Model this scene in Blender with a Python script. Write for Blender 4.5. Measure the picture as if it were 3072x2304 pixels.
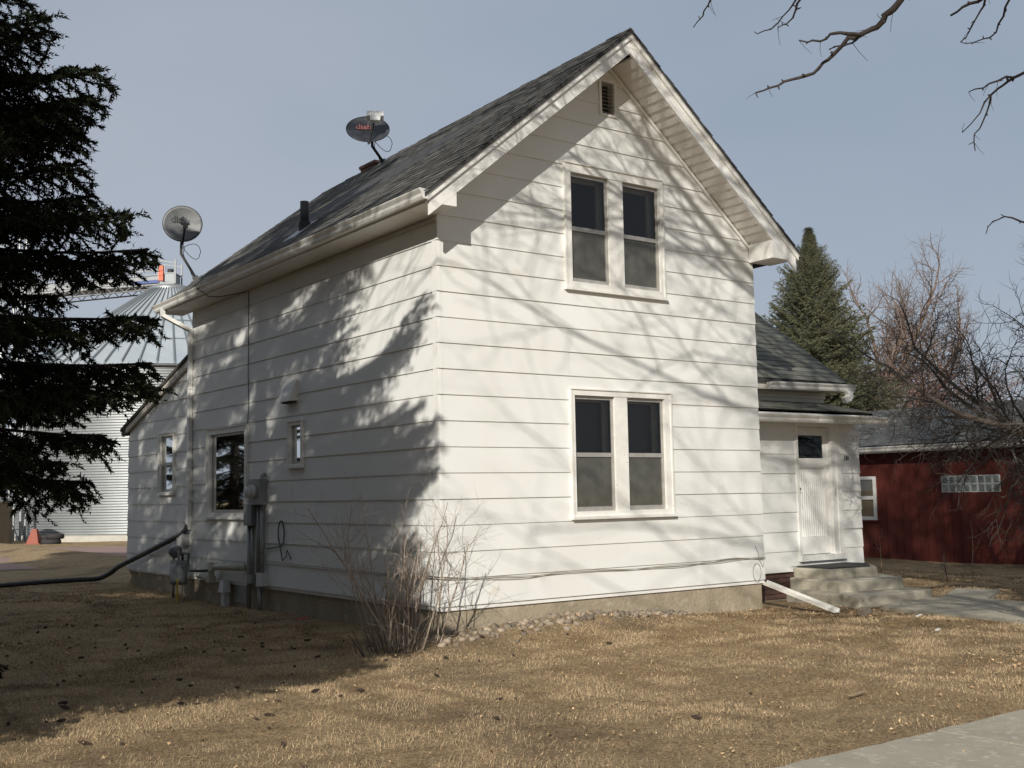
import bpy, math, random
import numpy as np
from mathutils import Matrix, Vector, Euler

for o in list(bpy.data.objects):
    bpy.data.objects.remove(o)
sc = bpy.context.scene
COL = sc.collection
random.seed(7)
RNG = np.random.default_rng(11)
R = math.radians

# ------------------------------------------------------------------ camera
cam = bpy.data.cameras.new('camera')
cam.sensor_width = 36.0
cam.lens = 3430.2 / 3072 * 36
cam.clip_start = 0.1
cam.clip_end = 2000
cam_o = bpy.data.objects.new('camera', cam)
COL.objects.link(cam_o)
cam_o.location = (-6.8453, -10.6387, 1.2001)
cam_o.rotation_euler = (1.6669, 0.0181, -0.6337)
sc.camera = cam_o
sc.render.resolution_x = 1024
sc.render.resolution_y = 768

# ------------------------------------------------------------------ light
SUN_D = Vector((0.675, 0.610, -0.415)).normalized()      # direction the light travels
ELEV = math.asin(-SUN_D.z)
w = bpy.data.worlds.new('World')
sc.world = w
w.use_nodes = True
nt = w.node_tree
bg = nt.nodes['Background']
sky = nt.nodes.new('ShaderNodeTexSky')
sky.sky_type = 'NISHITA'
sky.sun_disc = False
sky.sun_elevation = ELEV
sky.sun_rotation = math.atan2(-SUN_D.x, -SUN_D.y)
sky.air_density = 1.0
sky.dust_density = 1.0
sky.ozone_density = 1.5
# thin high cloud veil spread evenly over the whole sky, with a soft mottling
veil = nt.nodes.new('ShaderNodeMix'); veil.data_type = 'RGBA'
veil.inputs[0].default_value = 0.88
tc = nt.nodes.new('ShaderNodeTexCoord')
vn = nt.nodes.new('ShaderNodeTexNoise'); vn.inputs['Scale'].default_value = 1.15
vn.inputs['Detail'].default_value = 4
vm = nt.nodes.new('ShaderNodeMapping'); vm.inputs['Scale'].default_value = (1, 1, 2.4)
nt.links.new(tc.outputs['Generated'], vm.inputs['Vector'])
nt.links.new(vm.outputs['Vector'], vn.inputs['Vector'])
vr = nt.nodes.new('ShaderNodeValToRGB')
vr.color_ramp.elements[0].position = 0.36
vr.color_ramp.elements[0].color = (3.6, 4.3, 5.25, 1)
vr.color_ramp.elements[1].position = 0.64
vr.color_ramp.elements[1].color = (4.75, 5.15, 5.95, 1)
nt.links.new(vn.outputs['Fac'], vr.inputs['Fac'])
nt.links.new(sky.outputs['Color'], veil.inputs[6])
nt.links.new(vr.outputs['Color'], veil.inputs[7])
nt.links.new(veil.outputs[2], bg.inputs['Color'])
bg.inputs['Strength'].default_value = 0.09

sun = bpy.data.lights.new('sun', 'SUN')
sun.energy = 4.9
sun.angle = R(0.46)
sun.color = (1.0, 0.955, 0.88)
sun_o = bpy.data.objects.new('sun', sun)
COL.objects.link(sun_o)
sun_o.location = (-30, -30, 25)
sun_o.rotation_euler = SUN_D.to_track_quat('-Z', 'Y').to_euler()

cy = sc.cycles
cy.max_bounces = 6; cy.diffuse_bounces = 3; cy.glossy_bounces = 3; cy.transmission_bounces = 3; cy.transparent_max_bounces = 8

vs = sc.view_settings
vs.view_transform = 'Standard'
vs.look = 'None'
vs.exposure = 0.0
vs.gamma = 1.0
vs.use_curve_mapping = False

# ------------------------------------------------------------------ materials
def mat(name, col, rough=0.7, metal=0.0, spec=0.5, var=None, vscale=4.0, bump=0.0, bscale=40.0,
        rand=0.0, detail=5, stretch=None, var2=None, v2scale=30.0, v2pos=(0.5, 0.62)):
    """Principled material: base colour with noise mottling (var), per-piece variation (rand), fine relief (bump)."""
    m = bpy.data.materials.new(name)
    m.use_nodes = True
    t = m.node_tree
    b = t.nodes['Principled BSDF']
    b.inputs['Roughness'].default_value = rough
    b.inputs['Metallic'].default_value = metal
    b.inputs['Specular IOR Level'].default_value = spec
    geo = t.nodes.new('ShaderNodeNewGeometry')
    vec = geo.outputs['Position']
    if stretch:
        mp = t.nodes.new('ShaderNodeMapping')
        mp.inputs['Scale'].default_value = stretch
        t.links.new(vec, mp.inputs['Vector'])
        vec = mp.outputs['Vector']
    cur = None
    def rgb(c):
        n = t.nodes.new('ShaderNodeRGB'); n.outputs[0].default_value = (*c, 1); return n.outputs[0]
    cur = rgb(col)
    if var:
        n = t.nodes.new('ShaderNodeTexNoise'); n.inputs['Scale'].default_value = vscale
        n.inputs['Detail'].default_value = detail; n.inputs['Roughness'].default_value = 0.6
        t.links.new(vec, n.inputs['Vector'])
        rp = t.nodes.new('ShaderNodeMapRange')
        rp.inputs[1].default_value = 0.32; rp.inputs[2].default_value = 0.68
        t.links.new(n.outputs['Fac'], rp.inputs[0])
        mx = t.nodes.new('ShaderNodeMix'); mx.data_type = 'RGBA'
        t.links.new(rp.outputs[0], mx.inputs[0])
        t.links.new(cur, mx.inputs[6]); t.links.new(rgb(var), mx.inputs[7])
        cur = mx.outputs[2]
    if var2:
        n = t.nodes.new('ShaderNodeTexNoise'); n.inputs['Scale'].default_value = v2scale
        n.inputs['Detail'].default_value = 4
        t.links.new(vec, n.inputs['Vector'])
        rp = t.nodes.new('ShaderNodeMapRange')
        rp.inputs[1].default_value = v2pos[0]; rp.inputs[2].default_value = v2pos[1]
        t.links.new(n.outputs['Fac'], rp.inputs[0])
        mx = t.nodes.new('ShaderNodeMix'); mx.data_type = 'RGBA'
        t.links.new(rp.outputs[0], mx.inputs[0])
        t.links.new(cur, mx.inputs[6]); t.links.new(rgb(var2), mx.inputs[7])
        cur = mx.outputs[2]
    if rand:
        oi = t.nodes.new('ShaderNodeObjectInfo')
        ad = t.nodes.new('ShaderNodeMath'); ad.operation = 'ADD'
        t.links.new(oi.outputs['Random'], ad.inputs[0])
        t.links.new(geo.outputs['Random Per Island'], ad.inputs[1])
        fr = t.nodes.new('ShaderNodeMath'); fr.operation = 'FRACT'
        t.links.new(ad.outputs[0], fr.inputs[0])
        mr = t.nodes.new('ShaderNodeMapRange')
        mr.inputs[3].default_value = 1 - rand; mr.inputs[4].default_value = 1 + rand
        t.links.new(fr.outputs[0], mr.inputs[0])
        hs = t.nodes.new('ShaderNodeHueSaturation')
        t.links.new(mr.outputs[0], hs.inputs['Value'])
        t.links.new(cur, hs.inputs['Color'])
        cur = hs.outputs['Color']
    t.links.new(cur, b.inputs['Base Color'])
    if bump:
        n = t.nodes.new('ShaderNodeTexNoise'); n.inputs['Scale'].default_value = bscale
        n.inputs['Detail'].default_value = 6
        t.links.new(vec, n.inputs['Vector'])
        bp = t.nodes.new('ShaderNodeBump'); bp.inputs['Strength'].default_value = bump
        bp.inputs['Distance'].default_value = 0.02
        t.links.new(n.outputs['Fac'], bp.inputs['Height'])
        t.links.new(bp.outputs['Normal'], b.inputs['Normal'])
    return m

def glass_mat(name, tint, refl_rough=0.02, veil_col=None, veil_fac=0.0):
    m = bpy.data.materials.new(name); m.use_nodes = True
    t = m.node_tree; t.nodes.remove(t.nodes['Principled BSDF'])
    out = t.nodes['Material Output']
    tr = t.nodes.new('ShaderNodeBsdfTransparent'); tr.inputs[0].default_value = (*tint, 1)
    gl = t.nodes.new('ShaderNodeBsdfGlossy'); gl.inputs['Roughness'].default_value = refl_rough
    gl.inputs[0].default_value = (0.9, 0.9, 0.9, 1)
    fr = t.nodes.new('ShaderNodeFresnel'); fr.inputs[0].default_value = 1.5
    mx = t.nodes.new('ShaderNodeMixShader')
    t.links.new(fr.outputs[0], mx.inputs[0])
    src = tr.outputs[0]
    if veil_fac:
        df = t.nodes.new('ShaderNodeBsdfDiffuse'); df.inputs[0].default_value = (*veil_col, 1)
        nz = t.nodes.new('ShaderNodeTexNoise'); nz.inputs['Scale'].default_value = 6
        g = t.nodes.new('ShaderNodeNewGeometry'); t.links.new(g.outputs['Position'], nz.inputs['Vector'])
        mr = t.nodes.new('ShaderNodeMapRange')
        mr.inputs[1].default_value = .3; mr.inputs[2].default_value = .7
        mr.inputs[3].default_value = veil_fac * .8; mr.inputs[4].default_value = min(1, veil_fac * 1.2)
        t.links.new(nz.outputs['Fac'], mr.inputs[0])
        m2 = t.nodes.new('ShaderNodeMixShader')
        t.links.new(mr.outputs[0], m2.inputs[0])
        t.links.new(tr.outputs[0], m2.inputs[1]); t.links.new(df.outputs[0], m2.inputs[2])
        src = m2.outputs[0]
    t.links.new(src, mx.inputs[1]); t.links.new(gl.outputs[0], mx.inputs[2])
    t.links.new(mx.outputs[0], out.inputs['Surface'])
    return m

M = dict(
    siding=mat('siding_paint', (0.75, 0.75, 0.715), .55, spec=.35, var=(0.70, 0.695, 0.65), vscale=.9, bump=.05, bscale=9,
               rand=.015, var2=(0.64, 0.58, 0.48), v2scale=2.3, v2pos=(.66, .82)),
    trim=mat('trim_paint', (0.80, 0.79, 0.75), .5, spec=.4, var=(0.72, 0.70, 0.65), vscale=6, bump=.05, bscale=30),
    trim_worn=mat('worn_trim_paint', (0.78, 0.77, 0.72), .55, var=(0.70, 0.68, 0.62), vscale=9, bump=.1, bscale=60,
                  var2=(0.33, 0.30, 0.26), v2scale=24, v2pos=(.69, .74)),
    sill=mat('peeling_sill_paint', (0.76, 0.75, 0.71), .6, bump=.2, bscale=50, var2=(0.22, 0.20, 0.18), v2scale=22, v2pos=(.6, .68)),
    soffit=mat('soffit_metal', (0.70, 0.67, 0.62), .45, rand=.03),
    gutter=mat('gutter_metal', (0.78, 0.77, 0.73), .35, spec=.5, var=(0.68, 0.66, 0.60), vscale=5, var2=(.4, .36, .3), v2scale=9, v2pos=(.68, .76)),
    fascia=mat('fascia_metal', (0.80, 0.79, 0.75), .4, var=(0.73, 0.72, 0.67), vscale=3),
    storm=mat('storm_frame_aluminium', (0.45, 0.44, 0.41), .45, metal=.35, var=(0.36, 0.34, 0.30), vscale=14),
    sash=mat('sash_paint', (0.62, 0.58, 0.50), .55, var=(0.52, 0.48, 0.40), vscale=10),
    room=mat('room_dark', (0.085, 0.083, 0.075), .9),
    shade=mat('window_shade_cloth', (0.36, 0.35, 0.29), .9, var=(.27, .26, .21), vscale=3),
    dark_shade=mat('old_roller_blind', (0.105, 0.10, 0.082), .9, var=(.075, .072, .06), vscale=2.5),
    curtain=mat('curtain_cloth', (0.30, 0.31, 0.32), .9, var=(.22, .23, .24), vscale=8),
    lace=mat('lace_curtain', (0.55, 0.53, 0.47), .9, var=(.12, .11, .1), vscale=20),
    glass=glass_mat('window_glass', (.80, .82, .80)),
    screen=glass_mat('screened_glass', (.6, .61, .57), .1, (.2, .198, .165), .4),
    shingle=mat('asphalt_shingle', (0.080, 0.078, 0.071), .92, spec=.15, var=(0.132, 0.128, 0.115), vscale=7, bump=.35, bscale=220, rand=.32),
    shingle2=mat('weathered_green_shingle', (0.135, 0.136, 0.115), .92, spec=.15, var=(0.185, 0.183, 0.153), vscale=5, bump=.35, bscale=220, rand=.26),
    shingle3=mat('grey_garage_shingle', (0.185, 0.183, 0.172), .92, spec=.15, var=(0.13, 0.129, 0.123), vscale=5, bump=.3, bscale=150, rand=.2),
    deck=mat('roof_felt', (0.05, 0.05, 0.05), .95),
    concrete=mat('foundation_concrete', (0.38, 0.32, 0.23), .92, spec=.15, var=(0.27, 0.225, 0.16), vscale=3, bump=.6, bscale=26,
                 var2=(0.43, 0.375, 0.285), v2scale=6, v2pos=(.55, .75)),
    step=mat('step_concrete', (0.52, 0.475, 0.375), .9, spec=.15, var=(0.34, 0.31, 0.245), vscale=4, bump=.25, bscale=60,
             var2=(0.17, 0.155, 0.13), v2scale=5, v2pos=(.55, .75)),
    walk=mat('walk_concrete', (0.40, 0.36, 0.285), .92, spec=.15, var=(0.33, 0.30, 0.235), vscale=3.5, bump=.25, bscale=50,
             var2=(0.50, 0.455, 0.37), v2scale=16, v2pos=(.56, .70)),
    mat_black=mat('black_rubber_mat', (0.03, 0.03, 0.03), .9, bump=.4, bscale=90, var=(.05, .045, .04), vscale=14),
    brick=mat('old_brick', (0.12, 0.06, 0.045), .9, var=(0.075, 0.045, 0.035), vscale=9, bump=.3, bscale=60, rand=.2),
    mortar=mat('mortar', (0.22, 0.19, 0.15), .95),
    black=mat('black_plastic', (0.022, 0.022, 0.023), .55),
    pipe=mat('black_pipe', (0.03, 0.03, 0.03), .6),
    grey_metal=mat('galvanised_conduit', (0.34, 0.34, 0.33), .45, metal=.5, var=(.25, .25, .24), vscale=12),
    meter=mat('meter_box_grey', (0.27, 0.275, 0.27), .5, var=(.2, .2, .2), vscale=6),
    gas=mat('gas_meter_grey', (0.16, 0.175, 0.185), .5, var=(.12, .13, .135), vscale=8),
    pvc=mat('pvc_beige', (0.50, 0.47, 0.38), .5, var=(.4, .37, .3), vscale=7),
    yellow=mat('yellow_marker', (0.55, 0.40, 0.04), .6),
    orange=mat('orange_paint', (0.75, 0.13, 0.045), .5, var=(.6, .1, .04), vscale=3),
    faded_orange=mat('faded_orange_plastic', (0.27, 0.075, 0.045), .7),
    blue=mat('blue_paint', (0.03, 0.06, 0.22), .5),
    galv=mat('galvanised_sheet', (0.33, 0.345, 0.343), .45, metal=.55, var=(0.26, 0.275, 0.275), vscale=.7, rand=.05),
    galv_roof=mat('galvanised_roof_sheet', (0.52, 0.56, 0.57), .4, metal=.4, var=(0.43, 0.47, 0.49), vscale=.8, rand=.07),
    galv_dull=mat('dull_steel', (0.24, 0.245, 0.245), .55, metal=.3),
    galv_rib=mat('galvanised_rib', (0.20, 0.22, 0.23), .5, metal=.4),
    dish_light=mat('dish_grey_paint', (0.15, 0.155, 0.157), .5, var=(.12, .125, .127), vscale=5),
    dish_dark=mat('dish_charcoal_paint', (0.045, 0.047, 0.055), .45, var=(.06, .062, .07), vscale=6),
    lnb=mat('dish_feed_plastic', (0.55, 0.55, 0.53), .5),
    lnb_grey=mat('dish_feed_grey', (0.22, 0.22, 0.22), .5),
    red_letter=mat('red_lettering', (0.62, 0.22, 0.20), .6),
    black_letter=mat('black_lettering', (0.02, 0.02, 0.02), .6),
    cable=mat('old_cable', (0.30, 0.27, 0.21), .7),
    red_wall=mat('barn_red_paint', (0.11, 0.025, 0.018), .7, spec=.2, var=(0.085, 0.019, 0.014), vscale=3, bump=.1, bscale=30, rand=.1,
                 stretch=(1, 1, .35), var2=(.10, .032, .022), v2scale=7, v2pos=(.55, .75)),
    glass_block=mat('glass_block', (0.30, 0.33, 0.31), .08, spec=.8, var=(.12, .14, .13), vscale=9),
    block_frame=mat('block_mortar', (0.52, 0.53, 0.50), .8),
    blind=mat('yellowed_blind', (0.19, 0.155, 0.10), .85, var=(.14, .115, .075), vscale=5),
    bark=mat('spruce_bark', (0.035, 0.027, 0.022), .95, var=(.024, .019, .016), vscale=12, bump=.5, bscale=40),
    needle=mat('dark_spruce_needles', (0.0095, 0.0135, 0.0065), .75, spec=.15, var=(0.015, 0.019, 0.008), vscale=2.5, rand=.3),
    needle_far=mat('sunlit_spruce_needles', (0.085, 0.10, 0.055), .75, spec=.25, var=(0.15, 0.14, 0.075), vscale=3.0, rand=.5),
    bark_grey=mat('grey_brown_bark', (0.13, 0.105, 0.085), .95, var=(.085, .068, .055), vscale=10, bump=.3, bscale=50),
    bark_brown=mat('brown_bark', (0.20, 0.145, 0.10), .95, var=(.13, .095, .07), vscale=6, bump=.3, bscale=30),
    twig_red=mat('red_brown_twigs', (0.24, 0.135, 0.105), .9, var=(.17, .095, .075), vscale=3),
    twig_brown=mat('brown_twigs', (0.20, 0.145, 0.115), .9, var=(.14, .10, .08), vscale=3),
    twig_dark=mat('dark_twigs', (0.085, 0.072, 0.06), .9, var=(.06, .05, .042), vscale=6),
    twig_bush=mat('shrub_stems', (0.38, 0.305, 0.235), .85, var=(.25, .195, .155), vscale=9),
    twig_hang=mat('hanging_twig_bark', (0.062, 0.048, 0.042), .9, var=(.04, .031, .028), vscale=20),
    stalk=mat('dry_stalk', (0.36, 0.27, 0.17), .9, var=(.25, .18, .11), vscale=12),
    cone=mat('spruce_cone_brown', (0.055, 0.036, 0.024), .9, bump=.8, bscale=120, rand=.3),
    rock=mat('field_rock', (0.31, 0.245, 0.175), .9, var=(0.17, 0.14, 0.105), vscale=9, rand=.45, bump=.2, bscale=60),
    grass=mat('dormant_grass', (0.47, 0.345, 0.205), .95, spec=.1, var=(0.37, 0.268, 0.157), vscale=1.3, rand=.38,
              var2=(0.30, 0.22, 0.135), v2scale=.6, v2pos=(.52, .75)),
    leaf=mat('dry_leaf', (0.50, 0.375, 0.23), .9, spec=.1, rand=.7, var=(.30, .175, .085), vscale=9),
    road=mat('pink_gravel', (0.34, 0.235, 0.205), .95, spec=.1, var=(0.27, 0.19, 0.165), vscale=.9, bump=.4, bscale=25),
    white_debris=mat('white_scrap', (0.8, 0.79, 0.75), .6),
    red_tape=mat('red_scrap', (0.62, 0.09, 0.075), .6),
    hook=mat('iron_brown', (.06, .04, .03), .8),
    base_white=mat('whitewashed_concrete', (0.5, 0.48, 0.41), .9, var=(.4, .38, .33), vscale=2),
    tire=mat('tyre_rubber', (.03, .028, .027), .85),
)

# ground material: soil, thatch and straw mixed at several scales
def ground_mat():
    m = bpy.data.materials.new('dormant_lawn_soil'); m.use_nodes = True
    t = m.node_tree; b = t.nodes['Principled BSDF']
    b.inputs['Roughness'].default_value = .97; b.inputs['Specular IOR Level'].default_value = .1
    g = t.nodes.new('ShaderNodeNewGeometry')
    def noise(s, d=6, r=.65):
        n = t.nodes.new('ShaderNodeTexNoise'); n.inputs['Scale'].default_value = s
        n.inputs['Detail'].default_value = d; n.inputs['Roughness'].default_value = r
        t.links.new(g.outputs['Position'], n.inputs['Vector']); return n.outputs['Fac']
    def ramp(f, stops):
        r = t.nodes.new('ShaderNodeValToRGB'); e = r.color_ramp.elements
        while len(e) < len(stops): e.new(0.5)
        for k, (p, c) in zip(e, stops): k.position = p; k.color = (*c, 1)
        t.links.new(f, r.inputs[0]); return r.outputs[0]
    fine = ramp(noise(38, 8, .75), [(.32, (.085, .06, .036)), (.45, (.27, .19, .108)), (.58, (.46, .34, .195)), (.72, (.62, .49, .31))])
    soil = ramp(noise(60, 6), [(.3, (.085, .06, .04)), (.7, (.20, .145, .095))])
    big = t.nodes.new('ShaderNodeMapRange'); big.inputs[1].default_value = .52; big.inputs[2].default_value = .70
    t.links.new(noise(.55, 5), big.inputs[0])
    mx = t.nodes.new('ShaderNodeMix'); mx.data_type = 'RGBA'
    t.links.new(big.outputs[0], mx.inputs[0]); t.links.new(fine, mx.inputs[6]); t.links.new(soil, mx.inputs[7])
    md = t.nodes.new('ShaderNodeMapRange'); md.inputs[1].default_value = .3; md.inputs[2].default_value = .7; md.inputs[3].default_value = .72; md.inputs[4].default_value = 1.22
    t.links.new(noise(4.5, 6, .7), md.inputs[0])
    hs = t.nodes.new('ShaderNodeHueSaturation'); t.links.new(md.outputs[0], hs.inputs['Value']); t.links.new(mx.outputs[2], hs.inputs['Color'])
    t.links.new(hs.outputs[0], b.inputs['Base Color'])
    bp = t.nodes.new('ShaderNodeBump'); bp.inputs['Strength'].default_value = .8; bp.inputs['Distance'].default_value = .03
    t.links.new(noise(70, 8, .8), bp.inputs['Height']); t.links.new(bp.outputs[0], b.inputs['Normal'])
    return m
M['ground'] = ground_mat()

# ------------------------------------------------------------------ mesh helpers
class MB:
    def __init__(s): s.v = []; s.f = []
    def add(s, vs, fs):
        n = len(s.v); s.v += [tuple(p) for p in vs]; s.f += [tuple(i + n for i in f) for f in fs]
    def hexa(s, p):   # 8 points: bottom 4 ring, top 4 ring
        s.add(p, [(3, 2, 1, 0), (4, 5, 6, 7), (0, 1, 5, 4), (1, 2, 6, 5), (2, 3, 7, 6), (3, 0, 4, 7)])
    def box(s, x0, x1, y0, y1, z0, z1):
        s.hexa([(x0, y0, z0), (x1, y0, z0), (x1, y1, z0), (x0, y1, z0), (x0, y0, z1), (x1, y0, z1), (x1, y1, z1), (x0, y1, z1)])
    def pbox(s, P, u0, u1, o0, o1, z0, z1):
        s.hexa([P(u0, o0, z0), P(u1, o0, z0), P(u1, o1, z0), P(u0, o1, z0), P(u0, o0, z1), P(u1, o0, z1), P(u1, o1, z1), P(u0, o1, z1)])
    def prism(s, poly, vec):
        n = len(poly); vec = Vector(vec)
        a = [Vector(p) for p in poly]; b = [p + vec for p in a]
        s.add(a + b, [tuple(range(n))[::-1], tuple(range(n, 2 * n))] + [(i, (i + 1) % n, n + (i + 1) % n, n + i) for i in range(n)])
    def quad(s, a, b, c, d): s.add([a, b, c, d], [(0, 1, 2, 3)])
    def tube(s, pts, rad, n=8, cap=True):
        pts = [Vector(p) for p in pts]
        if not hasattr(rad, '__len__'): rad = [rad] * len(pts)
        base = len(s.v)
        up = Vector((0, 0, 1)); prev = None
        for i, p in enumerate(pts):
            t = (pts[min(i + 1, len(pts) - 1)] - pts[max(i - 1, 0)]).normalized()
            if prev is None:
                a = t.cross(up)
                if a.length < .05: a = t.cross(Vector((1, 0, 0)))
            else:
                a = prev - t * prev.dot(t)
            a.normalize(); prev = a; b = t.cross(a)
            for k in range(n):
                q = 2 * math.pi * k / n
                s.v.append(tuple(p + (a * math.cos(q) + b * math.sin(q)) * rad[i]))
        for i in range(len(pts) - 1):
            for k in range(n):
                k2 = (k + 1) % n
                s.f.append((base + i * n + k, base + i * n + k2, base + (i + 1) * n + k2, base + (i + 1) * n + k))
        if cap:
            s.f.append(tuple(base + k for k in range(n))[::-1])
            s.f.append(tuple(base + (len(pts) - 1) * n + k for k in range(n)))
    def lathe(s, prof, n=32, c=(0, 0), a0=0.0, a1=2 * math.pi, close=True):
        base = len(s.v); m = len(prof); cnt = n if close else n + 1
        for k in range(cnt):
            q = a0 + (a1 - a0) * k / n
            for r, z in prof: s.v.append((c[0] + r * math.cos(q), c[1] + r * math.sin(q), z))
        for k in range(n):
            k2 = (k + 1) % cnt
            for i in range(m - 1):
                s.f.append((base + k * m + i, base + k2 * m + i, base + k2 * m + i + 1, base + k * m + i + 1))
    def xform(s, mtx):
        s.v = [tuple(mtx @ Vector(p)) for p in s.v]
    def mesh(s, name, m, smooth=False):
        me = bpy.data.meshes.new(name); me.from_pydata(s.v, [], s.f); me.update()
        if m: me.materials.append(M[m])
        if smooth: me.polygons.foreach_set('use_smooth', [True] * len(me.polygons))
        return me
    def obj(s, name, m, parent=None, smooth=False):
        return link(name, s.mesh(name, m, smooth), parent)

def link(name, me, parent=None, loc=None, rot=None, scale=None):
    o = bpy.data.objects.new(name, me); COL.objects.link(o)
    if parent is not None:
        o.parent = parent
        if parent.type == 'EMPTY':
            o.matrix_parent_inverse = Matrix.Translation(-Vector(parent.location))
    if loc is not None: o.location = loc
    if rot is not None: o.rotation_euler = rot
    if scale is not None: o.scale = scale
    return o

def np_mesh(name, V, F, m, smooth=False):
    V = np.asarray(V, np.float32); F = np.asarray(F, np.int32)
    me = bpy.data.meshes.new(name)
    nf, k = F.shape
    me.vertices.add(len(V)); me.vertices.foreach_set('co', V.ravel())
    me.loops.add(nf * k); me.loops.foreach_set('vertex_index', F.ravel())
    me.polygons.add(nf)
    me.polygons.foreach_set('loop_start', np.arange(0, nf * k, k, dtype=np.int32))
    me.polygons.foreach_set('loop_total', np.full(nf, k, np.int32))
    if smooth: me.polygons.foreach_set('use_smooth', np.ones(nf, bool))
    me.update(calc_edges=True)
    me.validate()
    if m: me.materials.append(M[m])
    return me

def tag(o, label, cat, group=None):
    o['label'] = label; o['category'] = cat
    if group: o['group'] = group
    return o
def thing(name, label, cat, loc, group=None):
    o = bpy.data.objects.new(name, None); COL.objects.link(o); o.location = loc
    o.empty_display_size = .2
    return tag(o, label, cat, group)
def structure(o): o['kind'] = 'structure'; return o
def stuff(o): o['kind'] = 'stuff'; return o

# polylines -> tubes, vectorised by (points, sides)
def tubes(lines):
    groups = {}
    for P, rr, k in lines: groups.setdefault((len(P), k), []).append((P, rr))
    VV = []; FF = []; base = 0
    for (m, k), L in groups.items():
        P = np.array([a for a, _ in L], float); rr = np.array([b for _, b in L], float)
        T = np.empty_like(P)
        T[:, 1:-1] = P[:, 2:] - P[:, :-2]; T[:, 0] = P[:, 1] - P[:, 0]; T[:, -1] = P[:, -1] - P[:, -2]
        T /= np.linalg.norm(T, axis=2, keepdims=True) + 1e-9
        ref = np.tile(np.array([0.31, 0.22, 0.92]), (len(L), 1))
        par = np.abs((T[:, 0] * ref).sum(1)) > .93
        ref[par] = (0.9, -0.4, 0.1)
        A = np.cross(T, ref[:, None, :]); A /= np.linalg.norm(A, axis=2, keepdims=True) + 1e-9
        B = np.cross(T, A)
        q = np.arange(k) * 2 * np.pi / k
        V = P[:, :, None, :] + rr[:, :, None, None] * (A[:, :, None, :] * np.cos(q)[None, None, :, None] + B[:, :, None, :] * np.sin(q)[None, None, :, None])
        V = V.reshape(-1, 3)
        i = np.arange(m - 1)[:, None]; j = np.arange(k)[None, :]; j2 = (j + 1) % k
        f = np.stack([i * k + j, i * k + j2, (i + 1) * k + j2, (i + 1) * k + j], -1).reshape(-1, 4)
        f = (f[None] + (np.arange(len(L)) * m * k)[:, None, None]).reshape(-1, 4) + base
        VV.append(V); FF.append(f); base += len(V)
    return np.concatenate(VV), np.concatenate(FF)

def gz(x, y):
    """ground height"""
    h = -0.385 + 0.02 * math.sin(x * .7 + 1.1) * math.sin(y * .6 + .4) + .012 * math.sin(x * 2.3 + y * 1.7)
    h += .17 * math.exp(-((x - 1.9) / 1.25) ** 2) * math.exp(-(min(y, 0) / .55) ** 2)
    h += .06 * math.exp(-((x + .1) / .9) ** 2 - ((y + .2) / .9) ** 2)
    if y > 6: h += .07 * min(1, (y - 6) / 5)
    if x > 5: h -= .035 * min(1, (x - 5) / 1.2)
    return h
def gz_np(x, y):
    h = -0.385 + 0.02 * np.sin(x * .7 + 1.1) * np.sin(y * .6 + .4) + .012 * np.sin(x * 2.3 + y * 1.7)
    h = h + .17 * np.exp(-((x - 1.9) / 1.25) ** 2) * np.exp(-(np.minimum(y, 0) / .55) ** 2)
    h = h + .06 * np.exp(-((x + .1) / .9) ** 2 - ((y + .2) / .9) ** 2)
    h = h + np.where(y > 6, .07 * np.clip((y - 6) / 5, 0, 1), 0)
    h = h - np.where(x > 5, .035 * np.clip((x - 5) / 1.2, 0, 1), 0)
    return h

# ================================================================== SETTING
def grid_ground():
    xs = np.concatenate([np.linspace(-500, -16, 26)[:-1], np.arange(-16, 20, .16), np.linspace(20, 500, 26)])
    ys = np.concatenate([np.linspace(-500, -16, 26)[:-1], np.arange(-16, 20, .16), np.linspace(20, 700, 30)])
    X, Y = np.meshgrid(xs, ys, indexing='ij')
    Z = gz_np(X, Y)
    nx, ny = X.shape
    V = np.stack([X, Y, Z], -1).reshape(-1, 3)
    i = np.arange(nx - 1)[:, None]; j = np.arange(ny - 1)[None]
    F = np.stack([i * ny + j, (i + 1) * ny + j, (i + 1) * ny + j + 1, i * ny + j + 1], -1).reshape(-1, 4)
    return structure(link('ground', np_mesh('ground', V, F, 'ground', True)))
grid_ground()

def sheet(name, poly, dz, m, thick=0.0):
    """polygon slab following the ground"""
    b = MB()
    top = [(x, y, gz(x, y) + dz) for x, y in poly]
    n = len(top)
    bot = [(x, y, z - .12) for x, y, z in top]
    b.add(top + bot, [tuple(range(n))] + [(i, n + i, n + (i + 1) % n, (i + 1) % n) for i in range(n)])
    return b.obj(name, m)
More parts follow.
